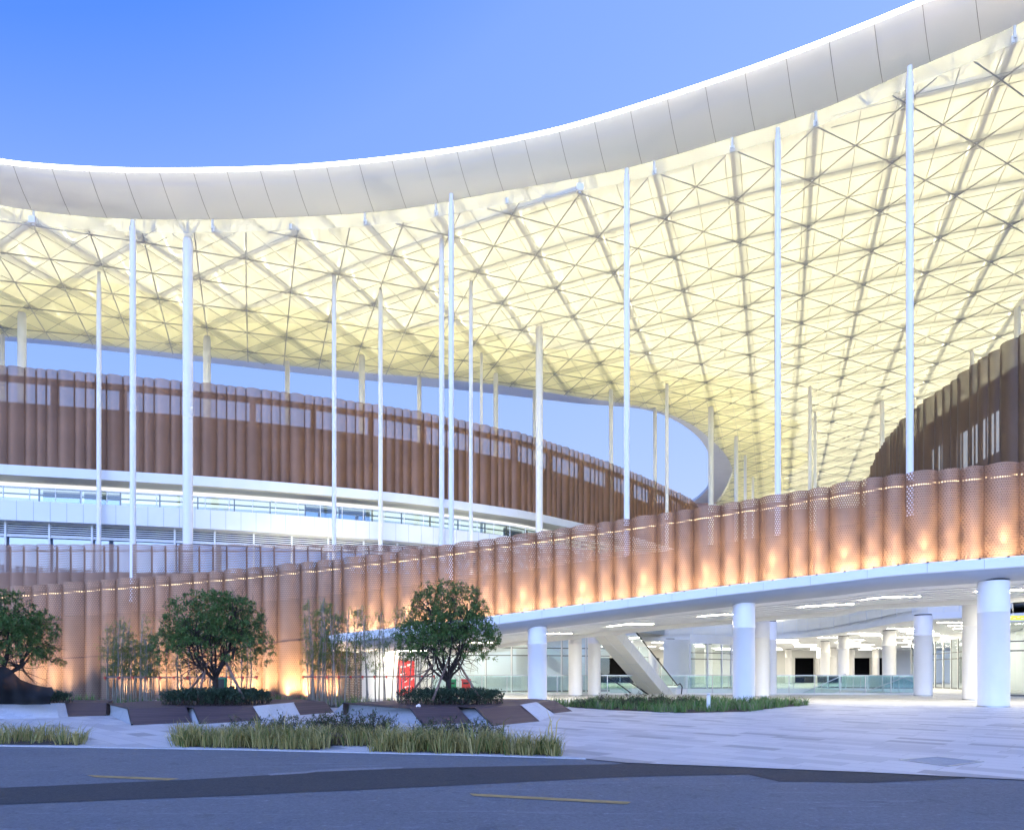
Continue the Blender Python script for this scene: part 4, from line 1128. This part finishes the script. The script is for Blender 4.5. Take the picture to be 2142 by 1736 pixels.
# ---------------------------------------------------------------- plants
def leaf(mb, p, d, L, W, droop=0.0):
    s = d.cross(Vector((ru(-.3, .3), ru(-.3, .3), 1)))
    if s.length < .05: s = Vector((1, 0, 0))
    s.normalize(); n = s.cross(d)
    m = p + d * (L * .5) + n * (L * .08); e = p + d * L - Vector((0, 0, droop * L))
    b = len(mb.v); mb.v.extend([p, m + s * W * .5, e, m - s * W * .5]); mb.f.append((b, b+1, b+2, b+3)); mb.uv.append(None)
def rdir():
    while True:
        d = Vector((ru(-1, 1), ru(-1, 1), ru(-1, 1)))
        if .05 < d.length < 1: return d.normalized()
def tree(base, R, zc, ht, lab, seed, nclus=1150):
    """ball-headed multi-stemmed small tree; zc crown centre height, R crown radius, ht crown half height"""
    random.seed(seed)
    o = thing('ornamental_tree', lab, 'tree', base, 'ball headed trees on the timber islands')
    base = Vector(base); tk = MB()
    fork = base + Vector((0, 0, .95)); tk.path([base - Vector((0, 0, .1)), base + Vector((.01, 0, .3)), fork], [.13, .10, .095], 9)
    C = base + Vector((0, 0, zc)); tips = []
    for k in range(10):
        a = 2 * math.pi * k / 10 + ru(-.25, .25); el = ru(.25, .95)
        tip = C + Vector((math.cos(a) * R * .68 * math.cos(el * 1.1), math.sin(a) * R * .68 * math.cos(el * 1.1), ht * (el - .25) * .85))
        st = base + Vector((0, 0, ru(.70, 1.02)))
        mid = st.lerp(tip, .45) + Vector((math.cos(a) * .16, math.sin(a) * .16, -.12))
        q1 = st.lerp(mid, .5) + rdir() * .04; q2 = mid.lerp(tip, .5) + rdir() * .07
        tk.path([st, q1, mid, q2, tip], [.05, .042, .034, .026, .015], 6)
        for src in (q1.lerp(mid, .6), mid, q2, q2.lerp(tip, .5), tip):
            for m in range(4):
                d = (src - C) * .35 + rdir() * .9; d.z += .35; d.normalize()
                e = src + d * ru(.4, .85); w = src.lerp(e, .5) + rdir() * .07
                tk.path([src, w, e], [.016, .012, .006], 4); tips.append(e)
                for _ in range(2):
                    e2 = e + (d + rdir() * .8).normalized() * ru(.2, .45); tk.tube(e, e2, .007, .004, 3)
    tk.build('trunk', M['bark'], o, True)
    cr = MB(); n = 0
    while n < nclus:
        d = rdir(); r = rnd() ** .38
        if d.z < -.05 and rnd() < .5: continue
        if d.z < -.24: continue
        lump = 1 + .06 * math.sin(5 * d.x + seed) * math.cos(4 * d.y + 2 * seed) + .06 * math.sin(9 * d.z + 3 * seed)
        p = C + Vector((d.x * R, d.y * R, d.z * ht)) * (r * lump)
        if r < .6 and d.z < .25: continue
        gap = math.sin(3.1 * p.x + seed) * math.sin(2.7 * p.z + 1.3 * seed) * math.sin(2.9 * p.y)
        if gap > .44: continue
        n += 1
        ax = (d + Vector((0, 0, .5)) + rdir() * .6).normalized()
        for q in range(random.randint(10, 15)):
            l = (ax * ru(.1, .9) + rdir() * .9).normalized()
            leaf(cr, p + rdir() * ru(0, .11), l, ru(.09, .14), ru(.035, .055), .2)
    cr.build('crown', M['leaf'], o)
    return o
def tree_at(u, Y, **k): 
    b = P(u, 1400, Y); b.z = ZD; return b
tree(tree_at(450, 23.2, ), 1.86, 1.86, 2.12, 'round dense green tree at centre left, behind it bamboo and copper wall', 11)
tree(tree_at(938, 23.4), 1.78, 1.98, 2.14, 'round green tree in front of the ramp bridge beside the red banner', 23)
tree(tree_at(2, 23.6), 1.82, 1.84, 2.06, 'round green tree cut by the left picture edge with black netting at its foot', 37)
def hedge(c, rx, ry, z0, h, lab, n, seed, mat='hedge'):
    random.seed(seed); o = thing('hedge', lab, 'hedge', (c[0], c[1], z0), 'clipped shrubs on the timber islands'); mb = MB(); tw = MB()
    for k in range(n):
        a = rnd() * 2 * math.pi; r = rnd() ** .5
        p = Vector((c[0] + math.cos(a) * rx * r, c[1] + math.sin(a) * ry * r, 0))
        zz = h * (1 - .25 * r ** 4) * (1 + .12 * math.sin(4 * p.x + seed) * math.cos(5 * p.y)) 
        p.z = z0 + zz * rnd() ** .55
        for q in range(6):
            d = rdir(); d.z = abs(d.z); leaf(mb, p + rdir() * .05, d, ru(.06, .11), ru(.03, .045))
        if k % 6 == 0: tw.tube((p.x, p.y, z0), p + rdir() * .08, .008, .004, 3)
    mb.build('foliage', M[mat], o); tw.build('stems', M['bark'], o)
hedge((-9.9, 22.9), 1.78, 1.25, ZD, .50, 'low dark hedge ringing the middle tree', 1500, 5)
hedge((-2.1, 23.3), 1.82, 1.25, ZD, .50, 'low dark hedge ringing the right-hand tree', 1500, 6)
hedge((-17.5, 23.8), 2.1, 1.0, ZD, .38, 'low dark hedge under the left tree and its black netting', 1300, 8)
# tree supports
random.seed(3)
def support(a, b, lab):
    o = tag(MB().build('x', M['pole']), '', '') if False else None
    mb = MB(); m = a.lerp(b, .5) + rdir() * .02; mb.path([a, m, b], [.045, .04, .036], 8)
    ob = mb.build('support_pole', M['pole']); tag(ob, lab, 'pole', 'wooden props holding up the trees')
for (u0, v0_, u1, v1, Y, dy, lab) in (
    (413, 1462, 435, 1385, 22.2, 1.0, 'pale prop left of the middle tree trunk, leaning right'),
    (510, 1462, 472, 1382, 22.4, 0.8, 'prop right of the middle tree trunk, leaning left'),
    (385, 1455, 432, 1400, 24.6, -1.0, 'rear prop at far left of the middle tree trunk'),
    (873 - 20, 1460, 905, 1390, 24.4, -.9, 'rear prop left of the right-hand tree trunk'),
    (905, 1465, 938, 1380, 22.2, 1.0, 'front prop leaning right against the right-hand tree'),
    (1002, 1458, 958, 1385, 22.6, .8, 'prop right of the right-hand tree trunk')):
    support(P(u0, v0_, Y), P(u1, v1, Y + dy), lab)
# black netting
net = MB(); rows = []
for i in range(13):
    t = i / 12; row = []
    for j in range(17):
        w = j / 16
        u = -40 + 148 * w; top = interp([(-40, 1392), (20, 1396), (40, 1420), (75, 1433), (100, 1437), (108, 1436)], u); bot = 1474
        v = top + (bot - top) * t
        Y = 22.5 - .5 * math.sin(math.pi * t) + .12 * math.sin(9 * w + 5 * t) + .07 * math.sin(23 * w - 3 * t)
        p = P(u + 4 * math.sin(6 * t) * w, v, Y); p.z = max(p.z, ZD + .01); row.append(p)
    rows.append(row)
net.grid(rows); tag(net.build('shade_net', M['net'], None, True), 'black shade netting draped over the hedge at the left picture edge', 'netting')
# green box on post
q = P(465, 1440, 25.2); q.z = ZD
o = thing('control_box', 'small dark green cabinet right of the middle tree trunk', 'cabinet', q)
mb = MB(); mb.box(q + Vector((0, 0, .62)), .28, .2, .5); mb.build('case', M['green'], o)
mb = MB(); mb.box(q + Vector((0, 0, .18)), .06, .06, .4); mb.build('leg', M['green'], o)
mb = MB(); mb.box(q + Vector((0, -.105, .62)), .22, .012, .42); mb.build('door', M['black'], o)

# bamboo
def bamboo_proto(h, seed, dense):
    random.seed(seed); o = bpy.data.objects.new('bamboo', None); o['category'] = 'bamboo'
    st = MB(); lf = MB(); lean = Vector((ru(-.05, .05), ru(-.05, .05), 1)); n = 9
    pts = [Vector((0, 0, -.05)) + Vector((lean.x * h * (k / n), lean.y * h * (k / n), h * k / n)) + Vector((.04 * math.sin(k * 1.1 + seed), .03 * math.cos(k + seed), 0)) * (k / n) for k in range(n + 1)]
    st.path(pts, [.032 - .018 * k / n for k in range(n + 1)], 6)
    for k in range(int(6 * dense)):
        t = ru(.42, 1.0); p = pts[0].lerp(pts[-1], t); d = rdir(); d.z = abs(d.z) * .5 + .1
        e = p + d.normalized() * ru(.2, .5); st.tube(p, e, .006, .003, 3)
        for q in range(random.randint(7, 13)):
            l = (d * .6 + rdir()).normalized(); l.z -= .25; leaf(lf, p.lerp(e, ru(.3, 1.1)), l.normalized(), ru(.12, .2), .024, .3)
    return o, st, lf
protos = []
for k in range(6):
    o, st, lf = bamboo_proto(2.9 + .25 * k, 50 + k, (4.6, 6.4, 2.6, 5.2, 3.2, 4.6)[k])
    COL.objects.link(o); a = st.build('cane', M['cane'], o, True); b = lf.build('leaves', M['bamboo_leaf'], o); protos.append((o, [a, b], [False]))
random.seed(99)
def plant_bamboo(n, u0, u1, lab, grp, dens):
    for k in range(n):
        u = u0 + (u1 - u0) * (k + ru(.1, .9)) / n; Y = ru(29.0, 32.6); X = (u - U0) / F * Y
        pr = random.choice([protos[i] for i in dens]); s = ru(.92, 1.16)
        if not pr[2][0]:
            pr[2][0] = True; r = pr[0]; r.location = (X, Y, 0); r.rotation_euler = (0, 0, ru(0, 6.28)); r['label'] = lab; r['group'] = grp
        else: copy_thing(pr[0], pr[1], (X, Y, 0), ru(0, 6.28), s, lab, grp)
plant_bamboo(22, 222, 325, 'leafy bamboo cane in the dense clump left of the middle tree', 'bamboo left of the middle tree', [0, 1, 3])
plant_bamboo(14, 330, 535, 'thin bamboo cane behind the middle tree against the glowing wall', 'bamboo behind the middle tree', [0, 2, 4, 1])
plant_bamboo(20, 645, 722, 'bamboo cane in the dense clump before the end of the copper wall', 'bamboo before the wall end', [1, 3, 5])
plant_bamboo(20, 725, 905, 'thin leafless-looking bamboo cane in front of the white lobby wall', 'bamboo before the white lobby', [4, 5, 2, 0])
for p in protos:
    if not p[2][0]:
        p[0].location = (-12, 31, 0); p[0]['label'] = 'thin bamboo cane behind the middle tree against the glowing wall'; p[0]['group'] = 'bamboo behind the middle tree'
def tie_rail(ua, va, ub, vb_, Y, lab):
    a, b = P(ua, va, Y), P(ub, vb_, Y); o = thing('tie_rail', lab, 'rail', a); mb = MB(); mb.tube(a, b, .028, n=6, cap=True); mb.tube(a + Vector((0, .12, .04)), b + Vector((0, .12, -.02)), .022, n=6); mb.build('cane', M['pole'], o)
    tm = MB(); n = 11
    for k in range(n + 1):
        q = a.lerp(b, k / n); tm.box(q, .08, .1, .09); tm.box(q + Vector((.02, -.04, -.07)), .03, .02, .08)
    tm.build('red_ties', M['red'], o)
tie_rail(220, 1417, 537, 1416, 29.3, 'horizontal cane rail with red ties bracing the left bamboo')
tie_rail(634, 1416, 908, 1414, 29.3, 'horizontal cane rail with red ties bracing the bamboo before the lobby')

def blades(mb, polyf, n, h0, h1, w, lean, tuft=22):
    k = 0
    while k < n:
        c = polyf() + Vector((ru(-.14, .14), ru(-.10, .10), 0)); hs = ru(.5, 1.25); tw = ru(.7, 1.2); a0 = rnd() * 6.28
        for _ in range(random.randint(tuft // 2, tuft)):
            k += 1; a = rnd() * 6.283; rr = rnd() ** .7 * .16
            p = c + Vector((math.cos(a) * rr, math.sin(a) * rr, 0)); h = ru(h0, h1) * hs; L = ru(.2, lean) * h
            a += ru(-.6, .6); d = (Vector((math.cos(a), math.sin(a), 0)) + Vector((math.cos(a0), math.sin(a0), 0)) * .35); sd = Vector((-d.y, d.x, 0)) * (w * ru(.6, 1.3) * tw)
            m = p + d * L * .4 + Vector((0, 0, h * .66)); e = p + d * L * 1.25 + Vector((0, 0, h * ru(.72, 1)))
            b = len(mb.v); mb.v.extend([p - sd, p + sd, m + sd * .8, m - sd * .8, e]); mb.f.append((b, b+1, b+2, b+3)); mb.uv.append(None); mb.f.append((b+3, b+2, b+4)); mb.uv.append(None)
def in_poly(poly):
    tris = tessellate_polygon([[Vector((x, y, 0)) for x, y in poly]]); T = [[Vector((*poly[i], 0)) for i in t] for t in tris]
    ar = [abs((t[1]-t[0]).cross(t[2]-t[0]).z) for t in T]
    def f():
        t = random.choices(T, ar)[0]; a, b = rnd(), rnd()
        if a + b > 1: a, b = 1 - a, 1 - b
        return t[0] + (t[1] - t[0]) * a + (t[2] - t[0]) * b
    return f
random.seed(21)
def bed(poly, name): 
    pp = [Vector((x, y, .012)) for x, y in poly]; mb = MB()
    for t in tessellate_polygon([[Vector((p.x, p.y, 0)) for p in pp]]):
        a, b, c = (pp[i] for i in t)
        if (b - a).cross(c - a).z < 0: b, c = c, b
        mb.poly([a, b, c])
    tag(mb.build(name, M['soil']), kind='structure')
bed1 = [(-18, 15.5), (-10.2, 13.62), (-8.55, 13.5), (-9.3, 14.9), (-11, 15.4), (-18, 17.5)]
bed2a = [(-6.3, 13.2), (-3.6, 12.62), (-3.5, 13.4), (-2.4, 13.3), (-1.9, 14.2), (-5.2, 14.8), (-7.3, 14.6)]
bed2b = [(-2.5, 12.4), (-.2, 11.98), (.85, 11.65), (.7, 12.2), (-.2, 13.3), (-1.8, 14.1), (-2.5, 13.3)]
bed3 = [(1.5, 31.5), (2.6, 28.8), (3.9, 26.8), (6.2, 24.7), (8.8, 25.6), (11, 28.5), (13.8, 31.4), (12, 33.3), (5, 33)]
bedw = [(-29, 36.6), (-29, 28.5), (-15, 28.3), (-5.5, 28.8), (-4.6, 33), (-9.0, 35.6)]
for b in (bed1, bed2a, bed2b, bed3, bedw): bed(b, 'planting_bed')
mb = MB(); blades(mb, in_poly(bed1), 3600, .26, .44, .008, .8); blades(mb, in_poly(bed1), 70, .5, .75, .010, .9); tag(mb.build('ornamental_grass', M['straw']), 'straw coloured ornamental grass at the road edge, left', 'grass', kind='stuff')
mb = MB(); blades(mb, in_poly(bed2a), 5000, .26, .44, .008, .8); blades(mb, in_poly(bed2b), 3800, .26, .46, .008, .8); blades(mb, in_poly(bed2b), 60, .5, .72, .010, .5, 8); blades(mb, in_poly(bed2a), 90, .5, .72, .010, .6, 8); tag(mb.build('ornamental_grass', M['straw']), 'straw coloured ornamental grass at the road edge, middle', 'grass', kind='stuff')
mb = MB(); blades(mb, in_poly(bed3), 9500, .22, .48, .013, .7); tag(mb.build('lawn_grass', M['green_grass']), 'green rough grass bed on the plaza before the columns', 'grass', kind='stuff')
mb = MB(); blades(mb, in_poly(bedw), 3200, .2, .55, .014, .8); tag(mb.build('ground_cover', M['green_grass']), 'mixed low ground cover along the foot of the copper wall', 'ground cover', kind='stuff')
def shrub(c, rx, ry, h, lab, n, seed, grp):
    random.seed(seed); o = thing('low_shrub', lab, 'shrub', c, grp); st, lf = MB(), MB(); c = Vector(c)
    for k in range(n):
        a = rnd() * 6.283; r = rnd() ** .5; p = c + Vector((math.cos(a) * rx * r, math.sin(a) * ry * r, 0))
        t = p + Vector((ru(-.12, .12), ru(-.12, .12), h * ru(.55, 1.1) * (1 - .3 * r))); st.tube(p, t, .007, .003, 3)
        for q in range(5):
            b = p.lerp(t, ru(.45, 1)); d = rdir(); d.z = abs(d.z) * .5; e = b + d.normalized() * ru(.08, .2); st.tube(b, e, .003, .002, 3)
            for _ in range(7): leaf(lf, b.lerp(e, ru(.3, 1.1)), (d + rdir()).normalized(), ru(.045, .075), .022)
    lf.build('leaves', M['shrub'], o); st.build('stems', M['bark'], o)
shrub((-5.0, 15.0, 0), 1.2, .5, .52, 'loose reddish green shrub behind the road edge grass, left part', 70, 61, 'loose shrubs behind the road grass')
shrub((-3.4, 14.7, 0), .95, .5, .60, 'denser dark shrub next to the fallen metal cover', 110, 62, 'loose shrubs behind the road grass')
shrub((-1.15, 13.9, 0), 1.0, .45, .50, 'reddish tipped shrub in front of the right timber island', 85, 63, 'loose shrubs behind the road grass')
shrub((5.2, 28.6, 0), 2.6, 1.4, .62, 'flowering low shrub in the green grass bed beside the columns', 160, 64, 'loose shrubs in the grass bed')
# fallen cover
q = G(738, 1556); o = thing('metal_cover', 'rusty metal cover plate lying loose among the road edge grass', 'cover plate', q)
mb = MB(); R_ = Matrix.Rotation(math.radians(12), 3, 'Z') @ Matrix.Rotation(math.radians(9), 3, 'Y'); mb.box(q + Vector((-.12, .35, .13)), .95, .62, .035, R_ @ Vector((1, 0, 0)), R_ @ Vector((0, 1, 0))); mb.build('plate', M['rust'], o)
mb = MB()
for dx, dy, sx, sy in ((-.55, .3, .04, .7), (.4, .3, .04, .7), (-.08, -.04, .98, .04), (-.08, .66, .98, .04)): mb.box(q + Vector((dx, dy, .06)), sx, sy, .12)
mb.build('pit_frame', M['rust'], o)
# bollard light
q = P(1482, 1484, 27); q.z = 0
o = thing('bollard_light', 'short white bollard lamp at the front of the green grass bed', 'bollard', q)
mb = MB(); mb.lathe(q, [(.075, 0), (.075, .55), (.07, .56)], 16); mb.build('post', M['white'], o, True)
mb = MB(); mb.lathe(q, [(.06, .56), (.06, .62), (.08, .625), (.08, .66), (.001, .67)], 16); mb.build('cap', M['white'], o, True)
# garden spots washing the closed wall
POW_G = 620.0
for u in (-60, 20, 85, 225, 290, 350, 410, 470, 530, 585, 625, 690):
    p = P(u, 1460, 35.5 + ru(-.3, .2)); p.z = .0
    uplight(p, Vector((ru(-.12, .12), .75, 1)).normalized(), POW_G * ru(.6, 1.2), 'garden_uplight', 'small warm garden spot washing the foot of the copper wall', 'garden spots along the copper wall', size=96)

# added fill lamps on platform and drum roofs, to brighten the canopy trusses
def add_fill(x, y, z, p, lab):
    o = thing('fill_light', lab, 'fill_light', (x, y, z), 'added lamps brightening the canopy'); q = Vector((x, y, z))
    mb = MB(); mb.box(q + Vector((0, 0, .12)), .1, .1, .24); mb.build('stand', M['black'], o)
    mb = MB(); mb.box(q + Vector((0, 0, .34)), .5, .4, .18); mb.build('housing', M['black'], o)
    ld = bpy.data.lights.new('fill_lamp', 'SPOT'); ld.energy = p; ld.color = (1.0, .92, .66); ld.spot_size = math.radians(150); ld.spot_blend = .6; ld.shadow_soft_size = .25
    l = bpy.data.objects.new('fill_lamp', ld); COL.objects.link(l); l.parent = o; l.location = (0, 0, .5); l.rotation_euler = (math.pi, 0, 0)
for x, y, z in ((-14, 48, 6), (-2, 49, 6), (1, 62, 6), (31.5, 44, 6), (28, 74, 6), (33, 84, 6), (20, 84, 6), (33, 100, 6), (12, 96, 6), (50, 60, 22), (52, 80, 22), (-30, 56, 21), (-12, 63, 21)):
    add_fill(x, y, z, 1300 if z < 10 else 450, 'black floodlight added to brighten the canopy from the platform behind the ramp' if z < 10 else 'black floodlight added to brighten the canopy from a drum roof')
# ---------------------------------------------------------------- sky, sun, camera
w = bpy.data.worlds.new('World'); SC.world = w; w.use_nodes = True; nt = w.node_tree; nt.nodes.clear(); k = N(nt)
sky = k.n('ShaderNodeTexSky', sky_type='NISHITA'); sky.sun_disc = False
SUN_EL, SUN_ROT = math.radians(32), math.radians(200)
sky.sun_elevation = SUN_EL; sky.sun_rotation = SUN_ROT; sky.altitude = 0; sky.air_density = 1.0; sky.dust_density = 0.0; sky.ozone_density = 6.0
hs = k.n('ShaderNodeHueSaturation'); hs.inputs['Hue'].default_value = .513; hs.inputs['Saturation'].default_value = .92; k.l(sky.outputs[0], hs.inputs['Color'])
tint = k.mix(1.0, hs.outputs[0], (0.92, 1.0, 1.24), 'MULTIPLY')
tc = k.n('ShaderNodeTexCoord'); sp = k.n('ShaderNodeSeparateXYZ'); k.l(tc.outputs['Generated'], sp.inputs[0])
g_ = 1.0 / (.15 * 2 ** 1.5)
tel = k.m('MULTIPLY', sp.outputs[2], k.m('SUBTRACT', 1.0, k.m('MULTIPLY', sp.outputs[0], .7)))
rmp = k.ramp(tel, [(p_, tuple(q_ * g_ for q_ in c_)) for p_, c_ in ((0.0, (.60, .69, .90)), (.26, (.42, .575, .96)), (.49, (.30, .485, 1.0)), (.69, (.225, .405, 1.0)), (.82, (.095, .275, .95)), (1.0, (.07, .22, .85)))])
fr_ = k.n('ShaderNodeMapRange'); fr_.inputs[1].default_value = -.3; fr_.inputs[2].default_value = .35; fr_.inputs[3].default_value = .15; fr_.inputs[4].default_value = .96; k.l(sp.outputs[1], fr_.inputs[0])
tint = k.mix(fr_.outputs[0], tint, rmp)
bg = k.n('ShaderNodeBackground'); bg.inputs[1].default_value = .15; k.l(tint, bg.inputs[0])
ow = k.n('ShaderNodeOutputWorld'); k.l(bg.outputs[0], ow.inputs[0])
sd = bpy.data.lights.new('sun', 'SUN'); sd.energy = .22; sd.angle = math.radians(60); sd.color = (.86, .92, 1.0)
so = bpy.data.objects.new('sun', sd); COL.objects.link(so)
sdir = Vector((math.sin(SUN_ROT) * math.cos(SUN_EL), math.cos(SUN_ROT) * math.cos(SUN_EL), math.sin(SUN_EL)))
so.rotation_euler = sdir.to_track_quat('Z', 'Y').to_euler()
cd = bpy.data.cameras.new('camera'); co = bpy.data.objects.new('camera', cd); COL.objects.link(co)
co.location = (0, 0, H); co.rotation_euler = (math.radians(90), 0, 0)
cd.sensor_width = 36; cd.lens = 24; cd.shift_y = (V0 - 868) / 2142; cd.clip_end = 4000; cd.clip_start = .1
SC.camera = co
SC.view_settings.view_transform = 'Standard'; SC.view_settings.look = 'None'; SC.view_settings.exposure = 1.58; SC.view_settings.gamma = 1
SC.render.engine = 'CYCLES'
c = SC.cycles; c.use_denoising = True; c.use_adaptive_sampling = True; c.adaptive_threshold = .025; c.max_bounces = 6; c.diffuse_bounces = 3; c.glossy_bounces = 3; c.transparent_max_bounces = 24; c.transmission_bounces = 4
c.caustics_reflective = False; c.caustics_refractive = False; c.sample_clamp_indirect = 6
